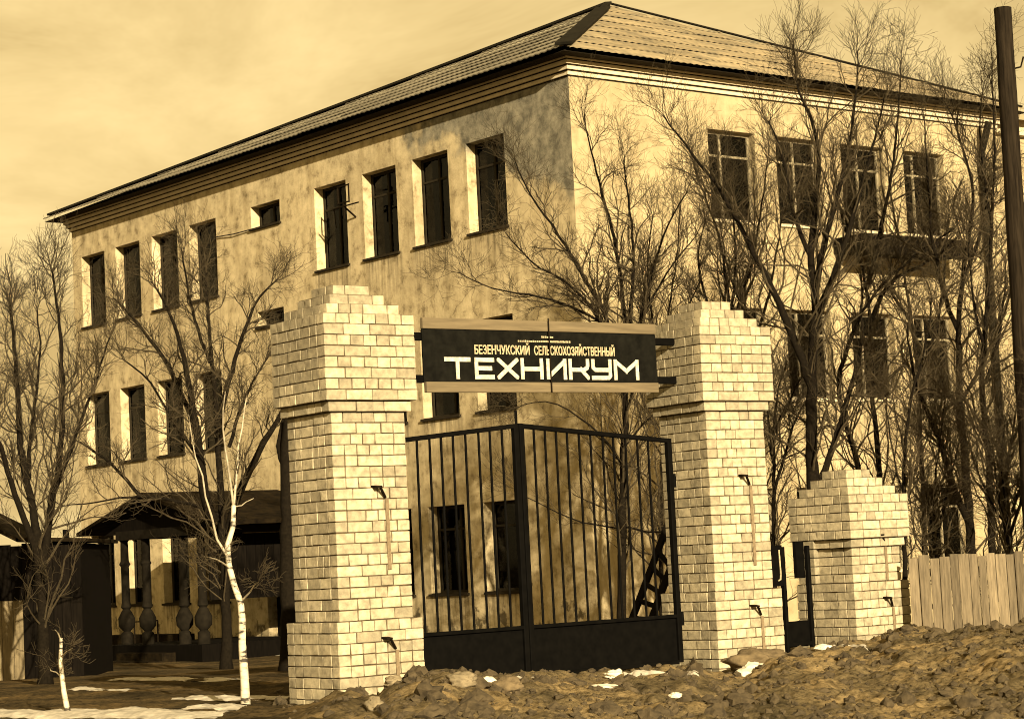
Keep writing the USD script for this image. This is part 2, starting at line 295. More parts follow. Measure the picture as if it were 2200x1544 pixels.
def G(x, y, rough=True):
    x, y = np.asarray(x, float), np.asarray(y, float)
    base = -0.05 - 0.37 * smooth((y - 20) / 26)
    px = 1100 + F_PX * np.where(y > 2, x / np.maximum(y, 2), 0) + 0
    zc = np.interp(px, CREST[:, 0], CZ); dc = np.interp(px, CREST[:, 0], CREST[:, 2])
    w = smooth((px - 540) / 180) * smooth((y - 6) / 5)
    s = y - dc
    prof = np.where(s > 0, base + (zc - base) * (1 - smooth(s / 1.1)), zc + (-0.13 - zc) * smooth(-s / 6.5))
    z = base * (1 - w) + prof * w
    # left foreground: low sandy rise along the bottom edge
    if rough:
        near = smooth((y - 8) / 3) * (1 - smooth((y - 27) / 8))
        p = np.stack([x, y, np.zeros_like(x)], -1)
        amp = 0.35 + 0.65 * w
        z = z + near * amp * (0.13 * (meshkit.fbm(p * 1.7, 4, 3) - 0.5) + 0.13 * (meshkit.fbm(p * 6.0, 4, 9) - 0.5))
        z = z + (1 - near) * 0.10 * (meshkit.fbm(p * 0.5, 3, 5) - 0.5)
    return z
th_f = np.arctan((np.linspace(-250, 2450, 620) - 1100) / F_PX)
th = np.concatenate([np.linspace(-math.pi, th_f[0] - 0.02, 60), th_f, np.linspace(th_f[-1] + 0.02, math.pi, 60)])
rr = np.concatenate([np.linspace(0.3, 11, 14), np.arange(11.2, 27, 0.045), np.linspace(27.2, 60, 110), np.geomspace(62, 4000, 40)])
TH, RR = np.meshgrid(th, rr, indexing='ij')
gx, gy = RR * np.sin(TH), RR * np.cos(TH)
gv = np.stack([gx, gy, G(gx, gy)], -1)
ni, nj = gx.shape
ii, jj = np.meshgrid(np.arange(ni - 1), np.arange(nj - 1), indexing='ij'); q = (ii * nj + jj).ravel()
gf = np.vstack([np.stack([q, q + nj, q + nj + 1], 1), np.stack([q, q + nj + 1, q + 1], 1)])[:, ::-1]
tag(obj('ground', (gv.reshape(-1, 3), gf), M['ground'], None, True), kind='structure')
def hit(px, py, d0=12.0, d1=70.0):
    """where the view ray through the pixel meets the smooth ground"""
    D = np.arange(d0, d1, 0.05); q = ray(px, py); P = CP + q[None] * (D / q[1])[:, None]
    k = np.nonzero(P[:, 2] <= G(P[:, 0], P[:, 1]))[0]
    return P[k[0]] if len(k) else P[-1]

# ------------------------------------------------------------------ brick pillars
CH = 0.0971
PIL = [((-1.535, 20.2252), 0.6245, 0.679), ((2.0536, 23.4145), 0.6013, 0.7257), ((3.7211, 25.4112), 0.6593, 0.716)]     # centre, turn, height of the base's top
BR = np.random.default_rng(11)
def fit_row(total, pat, j=0.0095):
    k = (total - j * (len(pat) - 1)) / sum(pat); return [p * k for p in pat]
FR = {0.9: [[.19, .25, .25, .19], [.12] * 7, [.12, .25, .12, .12, .25]], 0.77: [[.19, .12, .25, .19], [.12] * 6, [.25, .25, .12, .12], [.12, .25, .12, .12, .12], [.12, .19, .12, .12, .19]],
      0.83: [[.25, .12, .12, .12, .19], [.25, .25, .25]], 0.6: [[.19, .25, .12], [.12, .12, .25, .12], [.12, .19, .12, .12]], 0.4: [[.12, .12, .12], [.25, .12]], 0.2: [[.12, .12], [.25]]}
def pick(t):
    k = min(FR, key=lambda a: abs(a - t)); return FR[k]
def pillar(idx, label, nbase, nshaft, ncrown, face_marks):
    (cx, cy), al, zb = PIL[idx]
    t = thing('brick_gate_pillar', label, 'pillar', (cx, cy, zb), al, 'brick pillars of the gateway')
    W = {'base': 0.89, 'shaft': 0.77, 'cornice': 0.86, 'crown': 0.95}
    courses = [(k - nbase, W['base']) for k in range(nbase)] + [(k, W['shaft']) for k in range(nshaft)] + [(nshaft, W['cornice'])] + [(nshaft + 1 + k, W['crown']) for k in range(ncrown)]
    n0 = nshaft + 1 + ncrown
    for k in range(3): courses.append((n0 + k, W['crown'] - 0.19 * (k + 1)))
    core = MB(); singles, rest = [], MB()
    def brick(x0, x1, y0, y1, z, out):
        o = BR.uniform(-0.002, 0.0035); d = np.array(out) * o
        size = np.array([x1 - x0, y1 - y0, CH - 0.0095]); c = np.array([(x0 + x1) / 2, (y0 + y1) / 2, z + CH / 2]) + np.array([d[0], d[1], BR.uniform(-0.0012, 0.0012)])
        v, f = cbox(size, (0, 0, 0), 0.0035)
        v = v + BR.normal(0, 0.0016, v.shape)
        a = BR.normal(0, 0.008); ca, sa = math.cos(a), math.sin(a)
        v = v @ np.array([[ca, sa, 0], [-sa, ca, 0], [0, 0, 1]]) + c
        return v, f
    last = -1
    for ci, (lv, w) in enumerate(courses):
        z, h = lv * CH, w / 2
        ins = 0.010
        core.box((-h + ins, -h + ins, z), (h - ins, h - ins, z + CH)) if ci else None
        pats = pick(w)
        kk = (lv % 2) if w > 0.8 and len(pats) > 1 else int(BR.integers(len(pats)))
        if kk == last and w < 0.8: kk = (kk + 1) % len(pats)
        if w > 0.8 and BR.random() < 0.12: kk = int(BR.integers(len(pats)))
        last = kk
        row = fit_row(w, pats[kk]); x = -h
        if BR.random() < 0.5: row = row[::-1]
        corner = 0.12
        for L in row:
            singles.append((0, brick(x, x + L, -h, -h + corner, z, (0, -1))))
            x += L + 0.0095
        row = fit_row(w, pick(w)[(kk + 1) % len(pick(w))]); x = -h
        for L in row:
            rest.add(*brick(x, x + L, h - corner, h, z, (0, 1))); x += L + 0.0095
        inner = w - 2 * corner - 0.019
        if inner > 0.08:
            for side in (-1, 1):
                ps = pick(inner); row = fit_row(inner, ps[int(BR.integers(len(ps)))]); y = -h + corner + 0.0095
                for L in row:
                    b = brick(-h if side < 0 else h - corner, (-h + corner) if side < 0 else h, y, y + L, z, (side, 0)); y += L + 0.0095
                    if side < 0: singles.append((1, b))
                    else: rest.add(*b)
    singles.sort(key=lambda s: s[0])
    for k, (_, b) in enumerate(singles):
        if k < 300: obj('brick', b, M['brick'], t)
        else: rest.add(*b)
    tag(rest.build('brickwork', M['brick_far'], t), kind='stuff')
    core.build('mortar', M['mortar'], t)
    for (lz, ly, L) in face_marks:                    # bent dark bars and a thin brown strip, added to draw marks on the face
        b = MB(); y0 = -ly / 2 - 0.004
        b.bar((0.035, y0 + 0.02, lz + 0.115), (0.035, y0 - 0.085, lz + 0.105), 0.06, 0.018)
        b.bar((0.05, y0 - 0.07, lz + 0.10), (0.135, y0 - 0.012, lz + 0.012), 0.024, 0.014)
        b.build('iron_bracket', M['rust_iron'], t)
        MB().bar((0.155, y0 - 0.003, lz), (0.155, y0 - 0.003, lz - L), 0.036, 0.010).build('iron_strap', M['strip_brown'], t)
    return t
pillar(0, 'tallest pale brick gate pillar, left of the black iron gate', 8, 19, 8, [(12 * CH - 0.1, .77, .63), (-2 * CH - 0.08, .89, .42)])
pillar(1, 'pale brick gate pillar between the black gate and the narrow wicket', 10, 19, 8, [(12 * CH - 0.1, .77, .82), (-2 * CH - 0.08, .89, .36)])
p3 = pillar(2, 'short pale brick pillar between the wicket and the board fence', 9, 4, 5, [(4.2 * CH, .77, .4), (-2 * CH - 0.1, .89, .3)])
nib = MB()
for k in range(5):
    v, f = cbox((0.075, 0.26, CH - 0.01), (-0.77 / 2 - 0.0385, 0.77 / 2 - 0.13, k * CH + CH / 2), 0.005); nib.add(v + BR.normal(0, 0.0012, v.shape), f)
nib.build('jamb_brickwork', M['brick_far'], p3)

# ------------------------------------------------------------------ gate, sign
P1 = np.array(PIL[0][0]); P2 = np.array(PIL[1][0]); P3 = np.array(PIL[2][0])
GD = (P2 - P1) / np.linalg.norm(P2 - P1); GA = math.atan2(GD[1], GD[0])
def leaf(label, s0, s1, bars, hinge_left, za, zb_):
    t = thing('iron_gate_leaf', label, 'gate', (P1[0] + GD[0] * s0, P1[1] + GD[1] * s0, 0), GA, 'leaves of the black iron gate')
    L = s1 - s0
    zl, zr = za, zb_
    MB().bar((0.03, 0, 0.03), (0.03, 0, zl - 0.02), 0.06).build('stile', M['black_iron'], t)
    MB().bar((L - 0.03, 0, 0.03), (L - 0.03, 0, zr - 0.02), 0.06).build('stile', M['black_iron'], t)
    MB().bar((0, 0, zl - 0.022), (L, 0, zr - 0.022), 0.05, 0.045).build('top_rail', M['black_iron'], t)
    MB().bar((0.06, -0.002, 0.50), (L - 0.06, -0.002, 0.50), 0.05, 0.035).build('middle_rail', M['black_iron'], t)
    MB().box((0.06, 0.004, 0.02), (L - 0.06, 0.012, 0.484)).build('sheet_panel', M['black_iron'], t)
    MB().bar((0.06, -0.002, 0.035), (L - 0.06, -0.002, 0.035), 0.05, 0.04).build('bottom_rail', M['black_iron'], t)
    for s in bars:
        x = s - s0 + random.uniform(-.006, .006); zt = zl + (zr - zl) * x / L - 0.04
        MB().tube([(x, 0, 0.51), (x + random.uniform(-.004, .004), 0.002, (zt + 0.5) / 2), (x, 0, zt)], 0.0125, 7).build('bar', M['black_iron'], t, True)
    for z in (0.4, zl - 0.5 if hinge_left else zr - 0.5):
        x = -0.03 if hinge_left else L + 0.03
        MB().tube([(x, 0, z), (x, 0, z + 0.14)], 0.022, 8).build('hinge', M['black_iron'], t, True)
    return t
lf = leaf('left leaf of the black barred gate, beside the tallest pillar', 0.50, 2.075, [0.66, 0.815, 0.97, 1.115, 1.262, 1.417, 1.577, 1.724, 1.872], True, 2.305, 2.46)
MB().tube([(1.565, 0, 2.44), (1.565, 0, 2.585)], 0.014, 6).build('latch_pin', M['black_iron'], lf)
rf = leaf('right leaf of the black barred gate, ladder showing through it', 2.085, 4.17, [2.287, 2.428, 2.576, 2.732, 2.889, 3.048, 3.208, 3.357, 3.533, 3.692, 3.851], False, 2.46, 2.31)

sg = thing('entrance_sign', 'black sign board with white lettering hung between two tall pillars', 'sign', (P1[0], P1[1], 0), GA)
S0, S1, SM = 0.935, 4.03, 2.53
zA, zB = 2.845, 3.345                                                # bottom and top of the black panel
tilt = lambda s: (s - S0) / (S1 - S0) * 0.04
def slab(s0, s1, z0, z1, y0, y1):
    v, f = cbox((s1 - s0, y1 - y0, z1 - z0), ((s0 + s1) / 2, (y0 + y1) / 2, (z0 + z1) / 2), 0.004)
    v = v.copy(); v[:, 2] += tilt(v[:, 0]); return v, f
for a, b in ((S0, SM - .004), (SM + .004, S1)):
    obj('panel', slab(a, b, zA, zB, -0.012, 0.012), M['sign_black'], sg)
    obj('top_board', slab(a, b - .003, zB + .001, zB + .105, -0.026, 0.020), M['sign_wood'], sg)
    obj('bottom_board', slab(a + .015, b - .003, zA - .10, zA - .001, -0.026, 0.020), M['sign_wood'], sg)
for a, b in ((S0 - 0.36, S0), (S1 - 0.02, S1 + 0.36)):
    for z in (zA + .03, zB - .07):
        MB().bar((a, 0.03, z + tilt(a)), (b + 0.02, 0.03, z + tilt(b)), 0.045, 0.075).build('bracket', M['black_iron'], sg)
MB().bar((SM, -0.030, zA - .10 + tilt(SM)), (SM, -0.030, zB + .13 + tilt(SM)), 0.012, 0.010).build('batten', M['rust_iron'], sg)
# lettering, strokes as drawn on the board: each letter in a unit box (0..1 wide, 0..1 high)
def strokes(lines, wd, ht, st):
    from shapely.geometry import LineString
    ps = []
    for ln in lines:
        pts = [(st / 2 + x * (wd - st), st / 2 + y * (ht - st)) for x, y in ln]
        ps.append(LineString(pts).buffer(st / 2, cap_style='square', join_style='mitre' if len(ln) < 4 else 'round'))
    return unary_union(ps).intersection(sbox(0, 0, wd, ht))
LET = [('Т', 1.185, 1.507, [[(0, 1), (1, 1)], [(.5, 0), (.5, 1)]]), ('Е', 1.56, 1.807, [[(0, 0), (0, 1)], [(0, 1), (1, 1)], [(0, .5), (.85, .5)], [(0, 0), (1, 0)]]),
       ('Х', 1.843, 2.119, [[(0, 0), (1, 1)], [(0, 1), (1, 0)]]), ('Н', 2.149, 2.443, [[(0, 0), (0, 1)], [(1, 0), (1, 1)], [(0, .5), (1, .5)]]),
       ('И', 2.488, 2.755, [[(0, 0), (0, 1)], [(1, 0), (1, 1)], [(0, .02), (1, .98)]]), ('К', 2.786, 3.066, [[(0, 0), (0, 1)], [(0, .48), (.8, .48), (.97, .6), (1, .75), (1, 1)], [(.62, .48), (1, 0)]]),
       ('У', 3.098, 3.376, [[(0, 1), (0, .6), (.12, .48), (1, .48)], [(1, 1), (1, .12), (.9, 0), (0, 0)]]), ('М', 3.409, 3.76, [[(0, 0), (0, 1)], [(0, 1), (.5, .42)], [(.5, .42), (1, 1)], [(1, 0), (1, 1)]])]
toface = lambda m: (np.stack([np.asarray(m.vertices)[:, 0], -np.asarray(m.vertices)[:, 2], np.asarray(m.vertices)[:, 1]], -1), np.asarray(m.faces))
for ch, a, b, ln in LET:
    m = extrude(strokes(ln, b - a, 0.208, 0.042), 0.006); v, f = toface(m)
    v = v + np.array([a, -0.0125, 2.872]); v[:, 2] += tilt(v[:, 0]); obj('letter', (v, f), M['sign_white'], sg)
def line(text, s0, s1, z, h, m, bold=False):
    tm = meshkit.text_mesh(text, h, 0.005, bold); b = tm.bounds
    v = np.asarray(tm.vertices).copy(); v[:, 0] = (v[:, 0] - b[0, 0]) / (b[1, 0] - b[0, 0]) * (s1 - s0)
    tm = trimesh.Trimesh(v, tm.faces, process=False); v, f = toface(tm); v = v + np.array([s0, -0.0125, z]); v[:, 2] += tilt(v[:, 0])
    obj('lettering', (v, f), m, sg)
line('БЕЗЕНЧУКСКИЙ', 1.566, 2.275, 3.115, 0.086, M['sign_cream'], True)
line('СЕЛЬСКОХОЗЯЙСТВЕННЫЙ', 2.335, 3.43, 3.115, 0.086, M['sign_cream'], True)
dash = MB()                                                          # two rows of lettering too small to read
LR = np.random.default_rng(3)
for s0, s1, z, h in ((2.13, 2.81, 3.238, 0.020), (2.44, 2.60, 3.282, 0.020)):
    s = s0
    while s < s1:
        w = LR.uniform(.010, .02); dash.box((s, -0.0175, z + tilt(s)), (s + w, -0.0122, z + h * LR.uniform(.75, 1) + tilt(s))); s += w + LR.uniform(.005, .012)
tag(dash.build('small_lettering', M['sign_cream'], sg), kind='stuff')

# wicket between the second and third pillar
WD = (P3 - P2) / np.linalg.norm(P3 - P2); WA = math.atan2(WD[1], WD[0])
wk = thing('iron_wicket', 'narrow black iron wicket between the two right-hand brick pillars', 'gate', (P2[0], P2[1], 0), WA)
for s, z1 in ((1.19, 1.15), (1.69, 1.15)): MB().bar((s, 0, 0.0), (s, 0, z1), 0.05).build('stile', M['black_iron'], wk)
MB().bar((1.19, 0, 0.09), (1.69, 0, 0.09), 0.04).build('rail', M['black_iron'], wk)
MB().box((1.215, 0.01, 0.06), (1.665, 0.02, 0.34)).build('sheet_panel', M['black_iron'], wk)
MB().box((0.95, -0.02, 0.73), (1.165, 0.08, 1.17)).build('lock_box', M['black_iron'], wk)
MB().tube([(1.09, -0.03, 1.12), (1.10, -0.03, .86), (1.09, -0.03, .80), (1.05, -0.03, .79)], 0.009, 6).build('handle', M['sign_cream'], wk)  # thin pale J-shaped line on the box, drawn as a tube
MB().box((1.50, 0.02, 0.80), (1.66, 0.06, 1.20)).build('side_plate', M['black_iron'], wk)

# ------------------------------------------------------------------ school building
BA, BC = 0.6726554, np.array([1.2158, 38.0242])
dR = np.array([math.cos(BA), math.sin(BA)]); dL = np.array([-math.sin(BA), math.cos(BA)])
bl = thing('school_building', 'three-storey plastered school building with hipped slate roof behind the gate', 'building', (BC[0], BC[1], 0), BA)
LL, LR_, TW = 18.45, 11.35, 0.42                                      # local x runs along the right facade, local y along the left one
ZT = [2.249, 5.549, 8.80]; ZBm = [0.64, 3.888, 7.136]; ZC, ZG = 9.46, -0.9
UL = [1.87, 3.56, 5.22, 6.92, 11.88, 13.53, 15.22, 16.88]; WL_ = 1.13
UR = [3.24, 4.97, 6.72, 8.49]; WR_ = 1.19
left_h, right_h = [], []
for fl in range(3):
    for u in UL:
        left_h.append((u, u + WL_, ZBm[fl], ZT[fl]))
    for u in UR: right_h.append((u, u + WR_, ZBm[fl], ZT[fl]))
left_h += [(9.34, 10.46, 8.34, 8.80), (9.34, 10.36, 6.26, 6.58)]
left_h.append((9.3, 10.4, -0.25, 2.0))                              # the door under the porch
poly = sbox(0, ZG, LL, ZC + 0.35)
for a, b, c, d in left_h: poly = poly.difference(sbox(a, c, b, d))
m = extrude(poly, TW); v = np.array(m.vertices); v[(v[:, 0] < .001) & (v[:, 2] > TW / 2), 0] = TW
obj('side_wall', (np.stack([v[:, 2], v[:, 0], v[:, 1]], -1), np.asarray(m.faces)), M['plaster_side'], bl)
poly = sbox(0, ZG, LR_, ZC + 0.35)
for a, b, c, d in right_h: poly = poly.difference(sbox(a, c, b, d))
m = extrude(poly, TW); v = np.array(m.vertices); v[(v[:, 0] < .001) & (v[:, 2] < TW / 2), 0] = TW
obj('front_wall', (np.stack([v[:, 0], TW - v[:, 2], v[:, 1]], -1), np.asarray(m.faces)), M['plaster_front'], bl)
MB().box((TW, LL - TW, ZG), (LR_, LL, ZC + .35)).build('end_wall', M['plaster_front'], bl)
MB().box((LR_ - TW, TW, ZG), (LR_, LL - TW, ZC + .35)).build('rear_wall', M['plaster_front'], bl)
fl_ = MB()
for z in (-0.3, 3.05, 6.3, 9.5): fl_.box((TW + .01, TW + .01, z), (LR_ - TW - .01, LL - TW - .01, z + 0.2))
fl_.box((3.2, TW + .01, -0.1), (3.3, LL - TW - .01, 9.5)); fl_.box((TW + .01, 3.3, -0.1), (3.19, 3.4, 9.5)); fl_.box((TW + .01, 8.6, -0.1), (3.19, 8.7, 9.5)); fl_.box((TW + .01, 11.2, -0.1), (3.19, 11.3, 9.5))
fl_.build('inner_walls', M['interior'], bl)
for k in range(4):
    o = 0.045 + 0.05 * k
    ring = sbox(-o, -o, LR_ + o, LL + o).difference(sbox(0.002, 0.002, LR_ - .002, LL - .002))
    m = extrude(ring, 0.068); m.apply_translation((0, 0, ZC + 0.085 * k + 0.010)); obj('cornice_band', m, M['cornice'], bl)
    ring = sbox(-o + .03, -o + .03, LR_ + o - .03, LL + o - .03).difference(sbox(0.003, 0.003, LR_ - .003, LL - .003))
    m = extrude(ring, 0.019); m.apply_translation((0, 0, ZC + 0.085 * k - 0.008)); obj('cornice_groove', m, M['soffit'], bl)  # near-black ring between bands; the thin shadow line is put into its colour
# windows: frame with sash bars, four panes, sill
WR = np.random.default_rng(17)
def window(a, b, z0, z1, left, kind, open_=0):
    W, H = b - a, z1 - z0; fr = MB(); dep = 0.21 if left else 0.15
    def P(u0, u1, za, zb, y0, y1):                                  # local box in (u, depth, z) -> building frame
        if left: return (y0, u0, za), (y1, u1, zb)
        return (u0, y0, za), (u1, y1, zb)
    t = 0.055
    mull = [a + W / 2] if kind == 'two' else ([a + W / 2] if kind == 'small' else [a + W * .36])
    ztr = z1 - H * 0.27
    for u0, u1, za, zb in ((a, a + t, z0, z1), (b - t, b, z0, z1), (a + t, b - t, z0, z0 + t), (a + t, b - t, z1 - t, z1)): fr.box(*P(u0, u1, za, zb, dep, dep + .06))
    for mu in mull: fr.box(*P(mu - .025, mu + .025, z0 + t, z1 - t, dep + .002, dep + .058))
    cuts = [a + t] + sum([[mu - .025, mu + .025] for mu in mull], []) + [b - t]
    rows = [(z0 + t, z1 - t)] if kind == 'small' else [(z0 + t, ztr - .02), (ztr + .02, z1 - t)]
    if kind != 'small':
        for k in range(0, len(cuts), 2): fr.box(*P(cuts[k], cuts[k + 1], ztr - .02, ztr + .02, dep + .004, dep + .056))
    w = fr.build('window', M['frame_dark' if left else 'frame'], bl)
    for k in range(0, len(cuts), 2):
        for za, zb in rows:
            o = MB(); o.box(*P(cuts[k] - .005, cuts[k + 1] + .005, za - .005, zb + .005, dep + .028, dep + .032)); o.build('pane', M['glass'], w)
    if not left and WR.random() < .45:
        cu = MB(); xs = np.linspace(a + t, a + t + (W - 2 * t) * WR.uniform(.25, .45), 14) if WR.random() < .5 else np.linspace(b - t - (W - 2 * t) * WR.uniform(.25, .45), b - t, 14)
        ys = dep + .12 + .018 * np.sin(np.arange(14) * 1.5); cu.add(np.vstack([np.stack([xs, ys, np.full(14, z0 + t)], 1), np.stack([xs, ys, np.full(14, z1 - t)], 1)]), np.vstack([np.stack([np.arange(13), np.arange(1, 14), np.arange(15, 28)], 1), np.stack([np.arange(13), np.arange(15, 28), np.arange(14, 27)], 1)]))
        cu.build('curtain', M['curtain'], w)
    s = MB(); s.box(*P(a - .04, b + .04, z0 - .045, z0 - .002, -0.05, -0.002)); s.box(*P(a + .002, b - .002, z0 - .03, z0 + .012, -0.003, dep - .002)); s.build('sill', M['soffit'] if left else M['cornice'], w)
for a, b, c, d in left_h[:-1]: window(a, b, c, d, True, 'small' if d - c < .6 else random.choice(['two', 'off', 'two']))
for a, b, c, d in right_h: window(a, b, c, d, False, random.choice(['two', 'off']))
d_ = MB(); d_.box((0.22, 9.3, -0.25), (0.27, 10.4, 2.0)); d_.build('door', M['plank_dark'], bl)
# roof: off-centre hipped top over wall plates, corrugated sheets on the two slopes in view
EZ, OV = 9.80, 0.47
AP = np.array([5.4, 4.95, 12.45]); c00 = np.array([-OV, -OV, EZ]); c10 = np.array([LR_ + OV, -OV, EZ]); c01 = np.array([-OV, LL + OV, EZ]); c11 = np.array([LR_ + OV, LL + OV, EZ])
dn = np.array([0, 0, -0.05])
rv = np.array([c00, c10, c11, c01, AP]) + dn
roof = obj('roof', (rv, np.array([[0, 1, 4], [1, 2, 4], [2, 3, 4], [3, 0, 4], [0, 2, 1], [0, 3, 2]])), M['soffit'], bl)
def sheets(A, B, T, m):
    e = B - A; L = np.linalg.norm(e); e = e / L; n = np.cross(e, T - A); n /= np.linalg.norm(n)
    if n[2] < 0: n = -n
    s = np.cross(n, e);
    if s @ (T - A) < 0: s = -s
    tx, ty = (T - A) @ e, (T - A) @ s
    lim = lambda x: np.where(x < tx, ty * x / tx, ty * (L - x) / (L - tx))
    wd, hg = 1.12, 0.74
    for r in range(int(ty / hg) + 1):
        off = -0.56 if r % 2 else 0.0
        for k in range(int(L / wd) + 2):
            x0 = max(off + k * wd, 0.0); x1 = min(off + (k + 1) * wd, L)
            if x1 - x0 < .08: continue
            xs = np.linspace(x0, x1, 15); y0 = r * hg - 0.06; y1 = np.minimum((r + 1) * hg, lim(xs))
            ok = y1 > max(y0, 0) + 0.02
            if ok.sum() < 3: continue
            xs, y1 = xs[ok], y1[ok]; h = 0.007 * np.cos((xs - off) / 0.16 * 2 * math.pi); j = random.uniform(0, .012)
            lo = A + xs[:, None] * e + y0 * s + (h + .048 + j)[:, None] * n; hi = A + xs[:, None] * e + y1[:, None] * s + (h + .020)[:, None] * n
            lo2 = lo - 0.018 * n
            nn = len(xs); vv = np.vstack([lo, hi, lo2]); i = np.arange(nn - 1)
            ff = np.vstack([np.stack([i, i + 1, nn + i + 1], 1), np.stack([i, nn + i + 1, nn + i], 1), np.stack([2 * nn + i, 2 * nn + i + 1, i + 1], 1), np.stack([2 * nn + i, i + 1, i], 1)])
            obj('roof_sheet', (vv, ff), m, roof)
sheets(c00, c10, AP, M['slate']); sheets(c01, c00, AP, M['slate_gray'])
hip = MB(); up = np.array([0, 0, 0.075])
hip.bar(c00 + up, c00 + (AP - c00) * 0.86 + up, 0.30, 0.05); hip.build('hip_flashing', M['flashing'], roof)
cap = MB(); cap.bar(AP + up + (c01 - AP) * 0.002, AP + (c01 - AP) * 0.99 + up, 0.16, 0.05); cap.bar(AP + up, AP + (c10 - AP) * 0.99 + up * .7, 0.09, 0.03); cap.bar(c00 + (AP - c00) * 0.865 + up, AP + up * 1.1, 0.14, 0.05); cap.build('ridge_cap', M['flashing'], roof)
# balcony under the two far windows of the top storey, rain pipe, wire holder
bal = MB(); bal.box((6.35, -0.80, 6.64), (9.35, -0.003, 6.78)); b_ = bal.build('balcony', M['flashing'], bl)
MB().box((6.33, -0.83, 6.56), (9.37, -0.803, 6.93)).build('apron', M['plank_dark'], b_)
MB().box((6.33, -0.80, 6.785), (6.36, -0.01, 6.93)).build('apron', M['plank_dark'], b_)
MB().tube([(10.75, -0.10, -0.6), (10.75, -0.10, 8.9), (10.75, -0.34, 9.5)], 0.075, 9).build('rain_pipe', M['flashing'], bl)
hd = MB(); z = 8.65
for y in (6.42, 6.80): hd.bar((-0.28, y, 8.25), (-0.28, y, 8.62), 0.025)
for zz in (8.27, 8.60, 8.2): hd.bar((-0.28, 6.10 if zz == 8.2 else 6.42, zz), (-0.28, 7.0 if zz == 8.2 else 6.80, zz), 0.025)
hd.bar((-0.28, 6.61, 8.27), (-0.28, 6.61, 7.95), 0.025); hd.bar((-0.28, 6.61, 8.2), (0, 6.61, 8.0), 0.03); hd.bar((-0.28, 6.95, 8.2), (0.0, 7.3, 7.9), 0.02)
hd.build('wire_holder', M['rust_iron'], bl)
MB().tube([(-0.03, 10.4, 8.33), (-0.05, 11.1, 8.33), (-0.03, 11.88, 8.38)], 0.012, 5).build('cable', M['rust_iron'], bl)
# further part of the same school past the rain pipe
MB().box((LR_ + .01, 0.35, ZG), (LR_ + 9, 0.8, ZC + .35)).build('wing_wall', M['plaster_front'], bl)
MB().box((LR_ + .25, 0.20, ZC), (LR_ + 9, 0.349, ZC + .33)).build('wing_cornice', M['cornice'], bl)
wr = MB(); wr.add(np.array([(LR_ + .5, -.1, 9.8), (LR_ + 9, -.1, 9.8), (LR_ + 9, 6, 11.6), (LR_ + 3.5, 6, 11.6), (LR_ + .5, -.1, 9.72), (LR_ + 9, -.1, 9.72)]), np.array([[0, 1, 2], [0, 2, 3], [4, 5, 1], [4, 1, 0]])); wr.build('wing_roof', M['slate'], bl)

# porch before the side door
po = thing('porch', 'dark gabled timber porch with turned posts before the side door', 'porch', (BC[0], BC[1], 0), BA)
UC, DP, PZ = 9.83, 2.75, -0.10
for k, u in enumerate((11.34, 10.48, 9.03, 8.32)):
    pr = [(.001, PZ), (.12, PZ), (.12, .12), (.07, .16), (.16, .26), (.17, .42), (.10, .56), (.07, .60), (.105, .64), (.085, .75), (.08, 1.45), (.115, 1.5), (.085, 1.56), (.075, 1.95), (.12, 2.0), (.12, 2.1), (.001, 2.1)]
    v, f = lathe(pr, 12); obj('post', (v + np.array([-DP, u, 0]), f), M['porch_post'], po, 40)
MB().box((-DP - .12, 8.2, 1.98), (-DP + .12, 11.46, 2.16)).build('beam', M['porch_post'], po)
for u in (8.3, 11.36): MB().box((-DP + .13, u - .08, 1.99), (-0.01, u + .08, 2.15)).build('beam', M['porch_post'], po)
MB().box((-DP - .3, 7.9, -0.6), (-0.01, 11.8, PZ - .002)).build('floor', M['plank_dark'], po)
for k in range(3): MB().box((-DP - .3 - .3 * (k + 1), 8.9, -0.6), (-DP - .302 - .3 * k, 10.7, PZ - .14 * (k + 1))).build('step', M['felt'], po)
EV, RZ, HW, FO = 2.12, 2.80, 2.75, 0.42
for s in (-1, 1):
    a = np.array([(-DP - FO, UC + s * HW, EV), (-0.02, UC + s * HW, EV), (-0.02, UC, RZ), (-DP - FO, UC, RZ)]); vv = np.vstack([a, a + [0, 0, .07]])
    ff = np.array([[0, 1, 2], [0, 2, 3], [4, 6, 5], [4, 7, 6], [0, 4, 5], [0, 5, 1], [3, 2, 6], [3, 6, 7], [0, 3, 7], [0, 7, 4], [1, 5, 6], [1, 6, 2]])
    obj('roof_slope', (vv, ff), M['felt'], po)
g_ = MB(); g_.add(np.array([(-DP - .02, UC - HW + .45, EV - .02), (-DP - .02, UC + HW - .45, EV - .02), (-DP - .02, UC, RZ - .03), (-DP + .02, UC - HW + .45, EV - .02), (-DP + .02, UC + HW - .45, EV - .02), (-DP + .02, UC, RZ - .03)]), np.array([[0, 2, 1], [3, 4, 5], [0, 1, 4], [0, 4, 3]])); g_.build('gable', M['plank_dark'], po)
for k in range(12):
    x = -DP + .16 + k * .21; MB().box((x, 8.30, .72), (x + .2, 8.34, 1.97)).build('side_board', M['plank_dark'], po)
for u0, u1 in ((11.85, 13.4), (13.42, 15.0)): MB().box((-1.3, u0, -0.6), (-0.9, u1, .02)).build('low_wall', M['felt'], po)
rl = MB(); rl.bar((-1.4, 12.5, -0.4), (-1.4, 12.5, .32), .03); rl.bar((-1.4, 12.5, .32), (-1.4, 13.5, .30), .03); rl.bar((-1.4, 13.5, -0.4), (-1.4, 13.5, .30), .03)
tr = thing('handrail', 'low thin metal rail standing by the side wall left of the porch', 'railing', (BC[0], BC[1], 0), BA); rl.build('rail', M['rust_iron'], tr)

